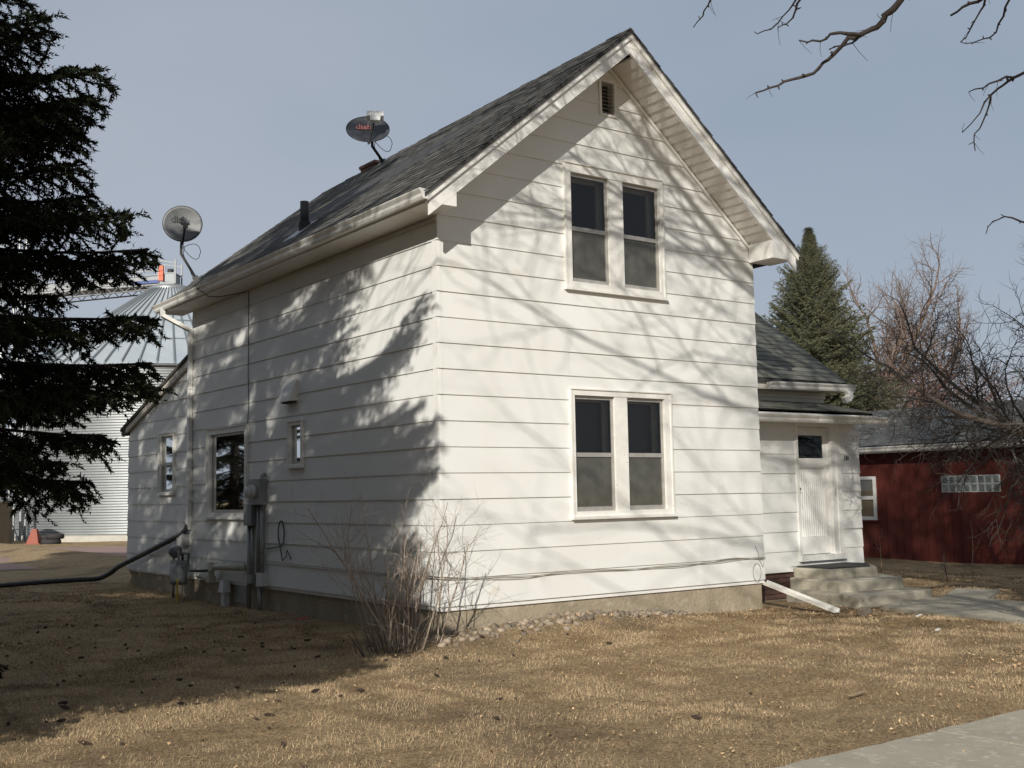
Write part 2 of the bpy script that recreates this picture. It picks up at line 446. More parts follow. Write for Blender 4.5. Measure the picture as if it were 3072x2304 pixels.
# gravel road behind the house and public pavement in front
def strip(name, xs, y0f, y1f, dz, m, ny=6):
    V = []; F = []
    for i, x in enumerate(xs):
        for j in range(ny + 1):
            y = y0f(x) + (y1f(x) - y0f(x)) * j / ny
            V.append((x, y, gz(x, y) + dz))
    for i in range(len(xs) - 1):
        for j in range(ny):
            a = i * (ny + 1) + j; F.append((a, a + ny + 1, a + ny + 2, a + 1))
    b = MB(); b.v = V; b.f = F
    return structure(b.obj(name, m, smooth=True))
strip('gravel_road', [-120 + 3 * i for i in range(80)], lambda x: 17.6 + .25 * math.sin(x * .9), lambda x: 27.5 + .28 * (x - 1) + .3 * math.sin(x * .7), .006, 'road')
pav = structure(bpy.data.objects.new('pavement', None)); COL.objects.link(pav); pav.location = (3, -7, gz(3, -7))
x = -9.0
for i in range(16):
    x1 = x + 1.45
    b = MB()
    e = [(x + .011, -6.22 + random.uniform(-.012, .012)), (x1 - .011, -6.22 + random.uniform(-.012, .012)), (x1 - .011, -7.75), (x + .011, -7.75)]
    nseg = 10
    top = [(e[0][0] + (e[1][0] - e[0][0]) * k / nseg, e[0][1] + random.uniform(-.014, .014)) for k in range(nseg + 1)] + [e[2], e[3]]
    zz = -0.34 + random.uniform(-.004, .004)
    b.prism([(p[0], p[1], zz - .1) for p in top], (0, 0, .1))
    b.obj('paving_slab', 'walk', pav)
    x = x1
path = structure(bpy.data.objects.new('garden_path', None)); COL.objects.link(path); path.location = (6.5, -2, gz(6.5, -2))
PZ = gz(7, -1.5) + .04
for q in ([(6.25, -1.05), (8.0, -.85), (8.05, -1.55), (6.02, -1.75)], [(6.0, -1.77), (8.06, -1.57), (7.85, -2.45), (5.80, -2.65)],
          [(5.78, -2.67), (7.84, -2.47), (7.35, -3.5), (5.55, -3.6)], [(5.54, -3.62), (7.34, -3.52), (7.2, -4.6), (5.45, -4.8)],
          [(5.44, -4.82), (7.19, -4.62), (7.1, -6.2), (5.4, -6.2)], [(8.03, -.84), (9.3, -.25), (9.4, -.9), (8.1, -1.5)]):
    b = MB(); dz = random.uniform(-.006, .006)
    pts = []
    for i in range(4):
        a = Vector(q[i]); c = Vector(q[(i + 1) % 4])
        for k in range(5):
            p = a.lerp(c, k / 5) ; pts.append((p.x + random.uniform(-.015, .015), p.y + random.uniform(-.015, .015), PZ + dz - .09))
    b.prism(pts, (0, 0, .09)); b.obj('paving_slab', 'walk', path)

# ================================================================== HOUSE
S = 0.29                       # siding exposure
XR = 2.594                     # ridge line
HW = 5.20; HD = 7.45; LD = 10.62
FP = lambda u, o, z: (u, -o, z)
LP = lambda u, o, z: (-o, u, z)
PP = lambda u, o, z: (u, .8 - o, z)
WP = lambda u, o, z: (u, 1.4 - o, z)
zr = lambda y: 6.95 - .025 * (y + .45)
ze = lambda y: 4.467 - .008 * (y + .45)
def ztop(x, y): return zr(y) - (zr(y) - ze(y)) / 3.028 * abs(x - XR)

house = thing('farmhouse', 'white two-storey wooden house with steep gable roof and lap siding', 'house', (2.6, 3.7, gz(2.6, -.2)))

def off(z, z0): return .018 - .014 * (z - z0) / S
def course(P, parent, z0, z1, lim, holes, seams=(), name='siding_board'):
    """one lap-siding course, cut round the holes; lim(z)->(u0,u1)"""
    zs = sorted({z0, z1, *[z for h in holes for z in (h[2], h[3]) if z0 < z < z1]})
    pieces = []
    for a, c in zip(zs[:-1], zs[1:]):
        mid = (a + c) / 2
        la, lc = lim(a), lim(c)
        if la[1] - la[0] < .02: continue
        cuts = sorted([(h[0], h[1]) for h in holes if h[2] < mid < h[3]])
        segs = []; cur = None
        for h in cuts:
            segs.append((cur, h[0])); cur = h[1]
        segs.append((cur, None))
        for s0, s1 in segs:
            q = [s0 if s0 is not None else la[0], s1 if s1 is not None else la[1], s1 if s1 is not None else lc[1], s0 if s0 is not None else lc[0]]
            if q[1] - q[0] < .01: continue
            for sm in list(seams) + [None]:
                if sm is None or not (q[0] + .1 < sm < q[1] - .1):
                    if sm is None: pieces.append((q, a, c))
                    continue
                pieces.append(([q[0], sm - .0015, sm - .0015, q[3]], a, c)); q = [sm + .0015, q[1], q[2], sm + .0015]
    # connect pieces of neighbouring bands
    grp = list(range(len(pieces)))
    for i in range(len(pieces)):
        for j in range(i):
            qi, ai, ci = pieces[i]; qj, aj, cj = pieces[j]
            if abs(ai - cj) < 1e-6 or abs(aj - ci) < 1e-6:
                if min(qi[1], qj[1]) - max(qi[0], qj[0]) > .01:
                    gi, gj = grp[i], grp[j]; grp = [gj if g == gi else g for g in grp]
    for g in set(grp):
        b = MB()
        wob = random.uniform(-.0015, .0015)
        for k, (q, a, c) in enumerate(pieces):
            if grp[k] != g: continue
            oa, oc = off(a, z0) + wob, off(c, z0) + wob
            b.hexa([P(q[0], oa, a), P(q[1], oa, a), P(q[1], -.002, a), P(q[0], -.002, a), P(q[3], oc, c), P(q[2], oc, c), P(q[2], -.002, c), P(q[3], -.002, c)])
        b.obj(name, 'siding', parent)

def backing(P, outline, openings, name, o=-.004, m='trim'):
    """thin wall sheet behind the siding, split round openings; outline = function z->(u0,u1), levels given"""
    lim, zs = outline
    zs = sorted({*zs, *[z for h in openings for z in (h[2], h[3])]})
    b = MB()
    for a, c in zip(zs[:-1], zs[1:]):
        mid = (a + c) / 2; la, lc = lim(a), lim(c)
        cuts = sorted([(h[0], h[1]) for h in openings if h[2] < mid < h[3]])
        cur = None
        for h in cuts + [(None, None)]:
            s0 = cur; s1 = h[0]
            q = [la[0] if s0 is None else s0, la[1] if s1 is None else s1, lc[1] if s1 is None else s1, lc[0] if s0 is None else s0]
            if q[1] - q[0] > .001 or q[2] - q[3] > .001:
                b.hexa([P(q[0], o, a), P(q[1], o, a), P(q[1], o - .1, a), P(q[0], o - .1, a), P(q[3], o, c), P(q[2], o, c), P(q[2], o - .1, c), P(q[3], o - .1, c)])
            cur = h[1]
    return b.obj(name, m, house)

def window(P, outer, opens, oz, mid=None, lower='screen', upper='glass', depth=.15, casing='trim_worn', shade=None, upshade=None,
           inner=True, storm='storm', label=None, stile=.035, proud=.036, sillw=True, room=.9):
    u0, u1, z0, z1 = outer; a, c = oz
    b = MB()
    us = [u0] + [e for o in opens for e in o] + [u1]
    for i in range(0, len(us), 2):
        if us[i + 1] - us[i] > .004:
            b.pbox(P, us[i], us[i + 1], -.01, proud - (.006 if 0 < i < len(us) - 2 else 0), a, c)
    b.pbox(P, u0, u1, -.01, proud + .002, c, z1)
    b.pbox(P, u0, u1, -.01, proud + .002, z0, a)
    b.pbox(P, u0 - .012, u1 + .012, -.004, proud + .018, z1 + .0, z1 + .014)
    # raised back band
    for e0, e1 in ((u0 - .006, u0 + .02), (u1 - .02, u1 + .006)):
        b.pbox(P, e0, e1, .0, proud + .012, z0 + .004, z1 - .002)
    win = b.obj('window', casing, house)
    if label: win['label'] = label
    if sillw:
        s = MB(); s.pbox(P, u0 - .02, u1 + .02, -.004, proud + .034, z0 - .002, z0 + .034); s.obj('sill', 'trim_worn', win)
    for (p, q) in opens:
        j = MB()
        dd = -depth
        for f in ([P(p, -.0105, a), P(p, dd, a), P(p, dd, c), P(p, -.0105, c)], [P(q, -.0105, a), P(q, dd, a), P(q, dd, c), P(q, -.0105, c)],
                  [P(p, -.0105, a), P(q, -.0105, a), P(q, dd, a), P(p, dd, a)], [P(p, -.0105, c), P(q, -.0105, c), P(q, dd, c), P(p, dd, c)]):
            j.quad(*f)
        j.obj('jamb', 'trim', win)
        f = MB(); st = stile; o0, o1 = -.028, -.006
        f.pbox(P, p + .001, p + st, o0, o1, a + .001, c - .001); f.pbox(P, q - st, q - .001, o0, o1, a + .001, c - .001)
        f.pbox(P, p + st, q - st, o0, o1 - .001, c - st * 1.2, c - .001); f.pbox(P, p + st, q - st, o0, o1 - .001, a + .001, a + st * 1.5)
        if mid: f.pbox(P, p + st, q - st, o0 - .004, o1 + .002, mid - .026, mid + .026)
        f.obj('storm_frame', storm, win)
        lo, hi = a + st * 1.5, c - st * 1.2
        if mid:
            g = MB(); g.quad(P(p + st, -.018, mid + .026), P(q - st, -.018, mid + .026), P(q - st, -.018, hi), P(p + st, -.018, hi)); g.obj('pane', upper, win)
            g = MB(); g.quad(P(p + st, -.022, lo), P(q - st, -.022, lo), P(q - st, -.022, mid - .026), P(p + st, -.022, mid - .026)); g.obj('pane', lower, win)
        else:
            g = MB(); g.quad(P(p + st, -.018, lo), P(q - st, -.018, lo), P(q - st, -.018, hi), P(p + st, -.018, hi)); g.obj('pane', upper, win)
        if inner:
            f = MB(); st = .05; o0, o1 = dd - .035, dd - .002
            f.pbox(P, p, p + st, o0, o1, a, c); f.pbox(P, q - st, q, o0, o1, a, c)
            f.pbox(P, p + st, q - st, o0, o1 - .001, c - .06, c); f.pbox(P, p + st, q - st, o0, o1 - .001, a, a + .07)
            if mid: f.pbox(P, p + st, q - st, o0, o1 + .012, mid - .02, mid + .025)
            f.obj('sash', 'sash', win)
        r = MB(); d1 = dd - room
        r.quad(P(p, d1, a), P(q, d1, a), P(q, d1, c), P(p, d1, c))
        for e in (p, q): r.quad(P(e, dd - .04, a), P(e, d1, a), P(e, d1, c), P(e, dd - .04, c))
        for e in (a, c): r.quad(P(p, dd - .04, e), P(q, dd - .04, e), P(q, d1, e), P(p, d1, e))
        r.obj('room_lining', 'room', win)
        if shade and mid:
            g = MB(); g.quad(P(p, dd - .06, a), P(q, dd - .06, a), P(q, dd - .06, mid + .02), P(p, dd - .06, mid + .02)); g.obj('window_shade', shade, win)
        if upshade and mid:
            g = MB(); g.quad(P(p, dd - .075, mid), P(q, dd - .075, mid), P(q, dd - .075, c), P(p, dd - .075, c)); g.obj('window_shade', upshade, win)
        if shade and not mid:
            g = MB(); g.quad(P(p, dd - .06, a), P(q, dd - .06, a), P(q, dd - .06, c), P(p, dd - .06, c)); g.obj('window_shade', shade, win)
    return win

# ---- front wall
UPW = (1.82, 3.475, 3.662, 5.24); LOW = (1.845, 3.51, .886, 2.445)
VENT = (2.44, 2.722, 5.955, 6.435)
zs_ = lambda x: 6.655 - .82 * abs(x - XR)
def front_lim(z):
    d = (6.655 - z) / .82
    return (max(-.016, XR - d), min(HW, XR + d))
fo = [(1.925, 2.54, 3.77, 5.135), (2.78, 3.41, 3.77, 5.135), (1.91, 2.55, .98, 2.378), (2.76, 3.395, .98, 2.378), (2.47, 2.69, 5.98, 6.40)]
front = backing(FP, (front_lim, [-.06, 4.5, 6.65]), fo, 'front_wall')
holes = [(UPW[0] + .01, UPW[1] - .01, UPW[2] + .01, UPW[3] - .01), (LOW[0] + .01, LOW[1] - .01, LOW[2] + .01, LOW[3] - .01), (VENT[0] + .01, VENT[1] - .01, VENT[2] + .01, VENT[3] - .01)]
sm = {2: (3.9,), 5: (4.2,), 9: (1.86, 3.3), 10: (3.55,), 11: (2.4,), 12: (3.85,), 15: (.9,), 1: (2.7,)}
for k in range(0, 23):
    z0 = k * S - (.0 if k else .012); z1 = min((k + 1) * S, 6.64)
    if z1 - z0 > .03: course(FP, front, z0, z1, front_lim, holes, sm.get(k, ()))
window(FP, UPW, [(1.925, 2.54), (2.78, 3.41)], (3.77, 5.135), 4.44, label='upper double window', upshade=None, shade='shade')
window(FP, LOW, [(1.91, 2.55), (2.76, 3.395)], (.98, 2.378), 1.66, label='lower double window', shade='shade', upshade='dark_shade')
# gable vent with slats
b = MB()
u0, u1, z0, z1 = VENT
b.pbox(FP, u0, u0 + .035, -.01, .03, z0, z1); b.pbox(FP, u1 - .035, u1, -.01, .03, z0, z1)
b.pbox(FP, u0 + .035, u1 - .035, -.01, .029, z0, z0 + .03); b.pbox(FP, u0 + .035, u1 - .035, -.01, .029, z1 - .035, z1)
vent = b.obj('gable_vent', 'trim', house)
b = MB(); b.pbox(FP, u0 + .03, u1 - .03, -.11, -.10, z0 + .02, z1 - .02); b.obj('vent_back', 'room', vent)
for i in range(8):
    z = z0 + .045 + i * .049
    b = MB()
    b.hexa([FP(u0 + .035, .02, z), FP(u1 - .035, .02, z), FP(u1 - .035, .014, z + .006), FP(u0 + .035, .014, z + .006),
            FP(u0 + .035, -.04, z + .03), FP(u1 - .035, -.04, z + .03), FP(u1 - .035, -.046, z + .036), FP(u0 + .035, -.046, z + .036)])
    b.obj('slat', 'sash', vent)
# corner caps
for k in range(0, 15):
    b = MB(); z0 = k * S - (.012 if k == 0 else 0); z1 = (k + 1) * S - .004
    a, c = .0235, .0085
    b.hexa([(-a, -a, z0), (.03, -a, z0), (.03, -a + .003, z0), (-a + .003, -a + .003, z0), (-c, -c, z1), (.03, -c, z1), (.03, -c + .003, z1), (-c + .003, -c + .003, z1)])
    b.hexa([(-a, -a, z0), (-a, .03, z0), (-a + .003, .03, z0), (-a + .003, -a + .003, z0), (-c, -c, z1), (-c, .03, z1), (-c + .003, .03, z1), (-c + .003, -c + .003, z1)])
    b.obj('corner_cap', 'siding', house)

# ---- left side wall (two-storey part and lean-to are one long wall with a break at the downspout)
BIGW = (5.17, 6.73, .905, 2.285); SMW = (3.355, 3.80, 1.605, 2.235); LW = (8.17, 8.93, 1.29, 2.335)
so = [(5.27, 6.60, 1.0, 2.205), (3.41, 3.73, 1.665, 2.185), (8.25, 8.85, 1.345, 2.295)]
left_lim = lambda z: (0.0, HD)
side = backing(LP, (left_lim, [-.06, 4.36]), so[:2], 'side_wall')
lh = [(BIGW[0] + .01, BIGW[1] - .01, BIGW[2] + .01, BIGW[3] - .01), (SMW[0] + .01, SMW[1] - .01, SMW[2] + .01, SMW[3] - .01)]
for k in range(0, 15):
    z0 = k * S - (.0 if k else .012); z1 = min((k + 1) * S, 4.335)
    course(LP, side, z0, z1, left_lim, lh, {3: (3.0,), 8: (1.9,), 11: (4.0,), 6: (2.2,), 13: (2.6,)}.get(k, ()))
lean_top = lambda y: 3.50 - (y - HD) * .3
def lean_lim(z):
    y = HD + (3.48 - z) / .3
    return (HD + .003, max(HD + .004, min(LD, y)))
leanw = backing(LP, (lean_lim, [-.06, 2.5, 3.48]), so[2:], 'lean_to_wall')
for k in range(0, 12):
    z0 = k * S - (.02 if k else .03); z1 = min((k + 1) * S - .02, 3.47)
    course(LP, leanw, z0, z1, lean_lim, [(LW[0] + .01, LW[1] - .01, LW[2] + .01, LW[3] - .01)])
b = MB(); b.box(.01, 5.2, LD - .06, LD, -.05, 2.53); b.obj('rear_wall', 'siding', house)
window(LP, BIGW, [(5.27, 6.60)], (1.0, 2.205), None, shade='curtain', depth=.13, label='large side window with grey curtain', stile=.03)
window(LP, SMW, [(3.41, 3.73)], (1.665, 2.185), None, depth=.1, label='small side window', stile=.022)
window(LP, LW, [(8.25, 8.85)], (1.345, 2.295), 1.82, lower='glass', depth=.1, label='narrow lean-to window', stile=.03)
b = MB(); b.quad(LP(8.28, -.2, 1.36), LP(8.8, -.2, 1.36), LP(8.8, -.2, 1.56), LP(8.28, -.2, 1.56)); b.obj('lace_curtain', 'lace', house)
# lean-to roof
b = MB()
b.hexa([(-.10, HD, 3.51), (5.3, HD, 3.51), (5.3, LD + .22, lean_top(LD + .22)), (-.10, LD + .22, lean_top(LD + .22)),
        (-.10, HD, 3.57), (5.3, HD, 3.57), (5.3, LD + .22, lean_top(LD + .22) + .06), (-.10, LD + .22, lean_top(LD + .22) + .06)])
b.obj('lean_to_roof', 'shingle', house)
b = MB()
b.hexa([(-.075, HD, 3.40), (-.03, HD, 3.40), (-.03, LD + .18, lean_top(LD + .18) - .10), (-.075, LD + .18, lean_top(LD + .18) - .10),
        (-.075, HD, 3.508), (-.03, HD, 3.508), (-.03, LD + .18, lean_top(LD + .18) - .002), (-.075, LD + .18, lean_top(LD + .18) - .002)])
b.obj('rake_board', 'sash', house)
b = MB(); b.box(-.085, .02, LD + .0, LD + .2, 2.42, 2.53); b.obj('eave_block', 'hook', house)

# hidden walls that close the volume
b = MB(); b.box(HW - .1, HW, .1, HD, -.05, 4.36); b.obj('far_side_wall', 'siding', house)
b = MB(); b.box(.1, HW - .1, HD - .1, HD, 2.4, 4.5)
b.prism([(0, HD, 4.4), (HW, HD, 4.4), (XR, HD, 6.4)], (0, -.06, 0)); b.obj('back_gable', 'siding', house)

# ---- foundation
b = MB(); b.box(.03, HW - .03, .03, .25, -.6, -.008); b.box(.031, .25, .25, LD - .03, -.6, -.009); b.box(HW - .25, HW - .03, .25, 2, -.6, -.008)
b.obj('foundation', 'concrete', house)
b = MB(); b.box(.022, .04, 5.30, 5.74, -.32, -.05); b.obj('basement_vent', 'grey_metal', house)

# ---- main roof
y0, y1 = -.49, 7.93
def roof_slab(sg, name):
    b = MB(); xe = XR + sg * 3.06
    pts = []
    for y in (y0, y1):
        for x, dz in ((XR, -.012), (xe, -.012), (xe, -.055), (XR, -.06)):
            pts.append((x, y, ztop(x, y) + dz))
    b.add(pts, [(0, 1, 2, 3), (7, 6, 5, 4), (0, 4, 5, 1), (1, 5, 6, 2), (2, 6, 7, 3), (3, 7, 4, 0)])
    return b.obj(name, 'deck', house)
roofL = roof_slab(-1, 'roof'); roofR = roof_slab(1, 'roof')

def tab_mesh(name, w, l, t, m):
    b = MB(); nseg = 1
    j = [random.uniform(-.006, .006) for _ in range(2)]
    b.hexa([(-w / 2, 0, 0), (w / 2, 0, 0), (w / 2, l, -.004), (-w / 2, l, -.004), (-w / 2, j[0], t), (w / 2, j[1], t), (w / 2, l, 0.001), (-w / 2, l, .001)])
    return b.mesh(name, m)
def lay(name, m, parent, origin, along, up, normal, width, length, expo, tabw, keep, surf=None, thick=.011, jit=.006):
    """courses of shingle tabs on a plane; the ones for which keep(score) is true become objects, the rest one stuff part"""
    along, up, normal = Vector(along).normalized(), Vector(up).normalized(), Vector(normal).normalized()
    origin = Vector(origin)
    protos = [tab_mesh('shingle', tabw - .006, expo + .035, thick, m) for _ in range(4)]
    rest = MB(); n = int(length / expo)
    rot = Matrix((along, up, normal)).transposed()
    cnt = 0
    for r in range(n + 1):
        s = r * expo
        if s > length: break
        sh = (r % 2) * tabw / 2 + random.uniform(-.02, .02)
        u = -sh
        while u < width:
            a, c = max(0, u), min(width, u + tabw)
            if c - a > .04:
                ctr = (a + c) / 2; sc_ = (c - a) / tabw
                sj = s + random.uniform(-jit, jit)
                p = (surf(ctr, sj) if surf else origin + along * ctr + up * sj) + normal * random.uniform(0, .003)
                if s + expo > length: pass
                if keep(ctr, s):
                    o = link('shingle', random.choice(protos), parent)
                    o.matrix_local = Matrix.Translation(p) @ (rot @ Matrix.Diagonal((sc_, min(1, (length - s + .02) / (expo + .035)), 1))).to_4x4()
                    cnt += 1
                else:
                    me = random.choice(protos)
                    mt = Matrix.Translation(p) @ (rot @ Matrix.Diagonal((sc_, min(1, (length - s + .02) / (expo + .035)), 1))).to_4x4()
                    rest.add([mt @ v.co for v in me.vertices], [tuple(q.vertices) for q in me.polygons])
            u += tabw
    if rest.v: stuff(rest.obj('shingle_field', m, parent))
    return cnt
def main_slope(sg, parent, keep):
    # plane through three corners (the slope is very slightly twisted: use the mean plane, lifted)
    xe = XR + sg * 3.06
    A = Vector((xe, y0, ztop(xe, y0))); B = Vector((xe, y1, ztop(xe, y1))); Cc = Vector((XR, y0, ztop(XR, y0))); Dd = Vector((XR, y1, ztop(XR, y1)))
    wd, ln = (B - A).length, (Cc - A).length
    al = (B - A).normalized(); up = (Cc - A) - al * (Cc - A).dot(al); nm = al.cross(up)
    if nm.z < 0: nm = -nm
    def surf(u, s_):
        a_ = u / wd; c_ = s_ / ln
        return A.lerp(B, a_) * (1 - c_) + Cc.lerp(Dd, a_) * c_
    return lay('shingle', 'shingle', parent, A, al, up, nm, wd, ln, .145, .305, keep, surf=surf)
nL = main_slope(-1, roofL, lambda u, s: u < 1.95 and s < 3.9)
main_slope(1, roofR, lambda u, s: False)
# ridge caps
for i in range(29):
    y = y0 + .02 + i * .29
    b = MB()
    zz = ztop(XR, y) + .012; z2 = ztop(XR, y + .3) + .006
    for sg in (-1, 1):
        b.hexa([(XR, y, zz), (XR + sg * .13, y, zz - .108), (XR + sg * .13, y, zz - .096), (XR, y, zz + .012),
                (XR, y + .31, z2), (XR + sg * .13, y + .31, z2 - .108), (XR + sg * .13, y + .31, z2 - .098), (XR, y + .31, z2 + .01)])
    b.obj('ridge_shingle', 'shingle', house)
# rake boards on the front gable: lower fascia, upper moulding, drip edge
def rake(sg, yf, t, zt0, zt1, name, m, xend):
    b = MB()
    pts = []
    for y in (yf, yf + t):
        pts += [(XR, y, 6.95 + zt1), (XR + sg * xend, y, 6.95 + zt1 - .82 * xend), (XR + sg * xend, y, 6.95 + zt0 - .82 * xend), (XR, y, 6.95 + zt0)]
    b.add(pts, [(0, 1, 2, 3), (7, 6, 5, 4), (0, 4, 5, 1), (1, 5, 6, 2), (2, 6, 7, 3), (3, 7, 4, 0)])
    return b.obj(name, m, house)
for sg in (-1, 1):
    rake(sg, -.45, .03, -.30, -.115, 'rake_board', 'fascia', 2.985)
    rake(sg, -.475, .05, -.125, -.062, 'rake_moulding', 'fascia', 3.02)
    rake(sg, -.487, .055, -.060, -.030, 'drip_edge', 'fascia', 3.04)
# sloping gable soffit in panels
for sg in (-1, 1):
    sof = MB(); sof.v = []; 
    par = None
    n = 26; L = 2.62
    for i in range(n):
        xa = .06 + L * i / n; xb = .06 + L * (i + 1) / n - .004
        za, zb = 6.655 - .82 * xa, 6.655 - .82 * xb
        b = MB()
        X = lambda v: XR + sg * v
        b.hexa([(X(xa), -.42, za), (X(xb), -.42, zb - .012), (X(xb), -.012, zb - .012), (X(xa), -.012, za),
                (X(xa), -.42, za + .03), (X(xb), -.42, zb + .02), (X(xb), -.012, zb + .02), (X(xa), -.012, za + .03)])
        if par is None:
            par = b.obj('gable_soffit', 'soffit', house)
        else:
            b.obj('soffit_panel', 'soffit', par)
    # frieze moulding where soffit meets wall
    b = MB()
    pts = []
    for y in (-.042, -.018):
        pts += [(XR, y, 6.63), (XR + sg * 2.6, y, 6.63 - .82 * 2.6), (XR + sg * 2.6, y, 6.585 - .82 * 2.6), (XR, y, 6.585)]
    b.add(pts, [(0, 1, 2, 3), (7, 6, 5, 4), (0, 4, 5, 1), (1, 5, 6, 2), (2, 6, 7, 3), (3, 7, 4, 0)])
    b.obj('frieze_moulding', 'fascia', house)
# eave returns (boxed corners)
def ret(xa, xb, sg):
    b = MB()
    zf = lambda x: 6.95 - .29 - .82 * abs(x - XR)
    poly = [(xa, -.448, 4.338), (xb, -.448, 4.338), (xb, -.448, max(4.34, zf(xb))), (xa, -.448, max(4.34, zf(xa)))]
    b.prism(poly, (0, .43, 0))
    return b.obj('eave_return', 'fascia', house)
ret(-.385, -.036, -1); ret(5.115, 5.545, 1)
# left eave: soffit panels, fascia, gutter
b = MB()
b.hexa([(-.415, -.43, 4.335), (-.395, -.43, 4.335), (-.395, 7.9, 4.265), (-.415, 7.9, 4.265), (-.415, -.43, 4.47), (-.395, -.43, 4.47), (-.395, 7.9, 4.40), (-.415, 7.9, 4.40)])
eave = b.obj('eave_fascia', 'fascia', house)
par = None
for i in range(27):
    ya, yb = -.02 + i * .2925, -.02 + (i + 1) * .2925 - .006
    za, zb = 4.347 - .0085 * ya, 4.347 - .0085 * yb
    b = MB(); b.hexa([(-.394, ya, za), (-.01, ya, za), (-.01, yb, zb - .008), (-.394, yb, zb - .008), (-.394, ya, za + .02), (-.01, ya, za + .02), (-.01, yb, zb + .012), (-.394, yb, zb + .012)])
    if par is None: par = b.obj('eave_soffit', 'soffit', house)
    else: b.obj('soffit_panel', 'soffit', par)
b = MB(); b.box(-.03, -.014, 0, HD, 4.275, 4.30); b.obj('frieze_moulding', 'sash', house)
def gutter(prof, a, bpt, name='gutter', m='gutter', parent=house):
    """sweep a profile (offset outwards, height) from a to b; offset direction given by 3rd vector"""
    a, bpt = Vector(a), Vector(bpt)
    d = (bpt - a).normalized(); outw = Vector((d.y, -d.x, 0)) if abs(d.x) > .5 else Vector((-1, 0, 0))
    if abs(d.x) > .5: outw = Vector((0, -1, 0))
    b = MB(); n = len(prof)
    A = [a + outw * o + Vector((0, 0, z)) for o, z in prof]; B = [bpt + outw * o + Vector((0, 0, z)) for o, z in prof]
    b.add(A + B, [(i, i + 1, n + i + 1, n + i) for i in range(n - 1)])
    return b.obj(name, m, parent)
GPROF = [(0, .0), (0, -.105), (.065, -.105), (.082, -.08), (.088, -.05), (.118, -.012), (.122, .002), (.112, .006), (.108, .0), (.080, -.048), (.073, -.078), (.06, -.096), (.006, -.096), (.006, 0)]
g = gutter(GPROF, (-.418, -.475, 4.468), (-.418, 7.91, 4.392))
for yy, zz in ((-.477, 4.468), (7.912, 4.392)):
    b = MB(); b.prism([(-.418 - o, yy, zz + z) for o, z in GPROF[:8]], (0, -.004, 0)); b.obj('end_cap', 'gutter', g)
for i in range(11):
    yy = .1 + i * .75; b = MB(); zz = 4.468 - .009 * (yy + .475)
    b.box(-.535, -.418, yy, yy + .018, zz - .004, zz + .004); b.obj('strap', 'gutter', g)
# downspout at the rear corner
b = MB()
def flat_pipe(b, pts, w=.075, d=.055):
    pts = [Vector(p) for p in pts]
    for p, q in zip(pts[:-1], pts[1:]):
        t = (q - p).normalized()
        side_ = Vector((0, 1, 0)) if abs(t.y) < .7 else Vector((1, 0, 0))
        s2 = t.cross(side_).normalized(); side_ = s2.cross(t).normalized()
        p2, q2 = p - t * .012, q + t * .012
        b.hexa([p2 + side_ * w / 2 + s2 * d / 2, p2 - side_ * w / 2 + s2 * d / 2, p2 - side_ * w / 2 - s2 * d / 2, p2 + side_ * w / 2 - s2 * d / 2,
                q2 + side_ * w / 2 + s2 * d / 2, q2 - side_ * w / 2 + s2 * d / 2, q2 - side_ * w / 2 - s2 * d / 2, q2 + side_ * w / 2 - s2 * d / 2])
flat_pipe(b, [(-.475, 7.55, 4.30), (-.475, 7.55, 4.20), (-.055, 7.43, 3.97), (-.052, 7.43, .74)], .085, .06)
ds = b.obj('downspout', 'gutter', house)
for z in (3.0, 2.52, 1.5, 1.2):
    b = MB(); b.box(-.09, -.012, 7.375, 7.485, z, z + .03); b.obj('strap', 'gutter', ds)

# roof furniture that belongs to the house: vent stack, chimney
p = Vector((.27, 3.9, ztop(.27, 3.9)))
b = MB(); b.tube([p + Vector((0, 0, -.05)), p + Vector((0, 0, .40))], .062, 14); st = b.obj('vent_stack', 'pipe', house, True)
b = MB(); b.tube([p + Vector((0, 0, -.08)), p + Vector((0, 0, .10))], .085, 14); b.obj('flashing_collar', 'pipe', st)
b = MB(); nrm = Vector((-.82, 0, 1)).normalized()
b.hexa([p + Vector(q) for q in ((-.24, -.2, -.178), (.12, -.2, .117), (.12, .2, .117), (-.24, .2, -.178), (-.24, -.2, -.166), (.12, -.2, .129), (.12, .2, .129), (-.24, .2, -.166))])
b.obj('flashing', 'grey_metal', st)
cx, cy, cz = 2.75, 6.05, zr(6) - .36
b = MB(); b.box(cx - .24, cx + .24, cy - .24, cy + .24, cz - .5, cz + .36); chim = b.obj('chimney', 'mortar', house)
for r in range(6):
    zb = cz + .36 - (r + 1) * .073
    for f in range(4):
        for k in range(2):
            u = -.25 + .25 * k + (.0 if r % 2 else .0)
            b = MB()
            if f == 0: b.box(cx + u + .004, cx + u + .244, cy - .252, cy - .235, zb, zb + .06)
            elif f == 1: b.box(cx - .252, cx - .235, cy + u + .004, cy + u + .244, zb, zb + .06)
            elif f == 2: b.box(cx + u + .004, cx + u + .244, cy + .235, cy + .252, zb, zb + .06)
            else: b.box(cx + .235, cx + .252, cy + u + .004, cy + u + .244, zb, zb + .06)
            b.obj('brick', 'brick', chim)
b = MB(); b.box(cx - .27, cx + .27, cy - .27, cy + .27, cz + .36, cz + .41); b.obj('chimney_cap', 'brick', chim)
# side wall hood vent
b = MB(); y_, z_ = 3.70, 2.52
b.hexa([(-.012, y_ - .17, z_), (-.15, y_ - .17, z_ - .01), (-.15, y_ + .17, z_ - .01), (-.012, y_ + .17, z_), (-.012, y_ - .17, z_ + .29), (-.035, y_ - .17, z_ + .29), (-.035, y_ + .17, z_ + .29), (-.012, y_ + .17, z_ + .29)])
b.obj('exhaust_hood', 'siding', house)
b = MB(); b.box(-.12, -.02, y_ - .14, y_ + .14, z_ - .03, z_ - .012); b.obj('exhaust_flap', 'hook', house)

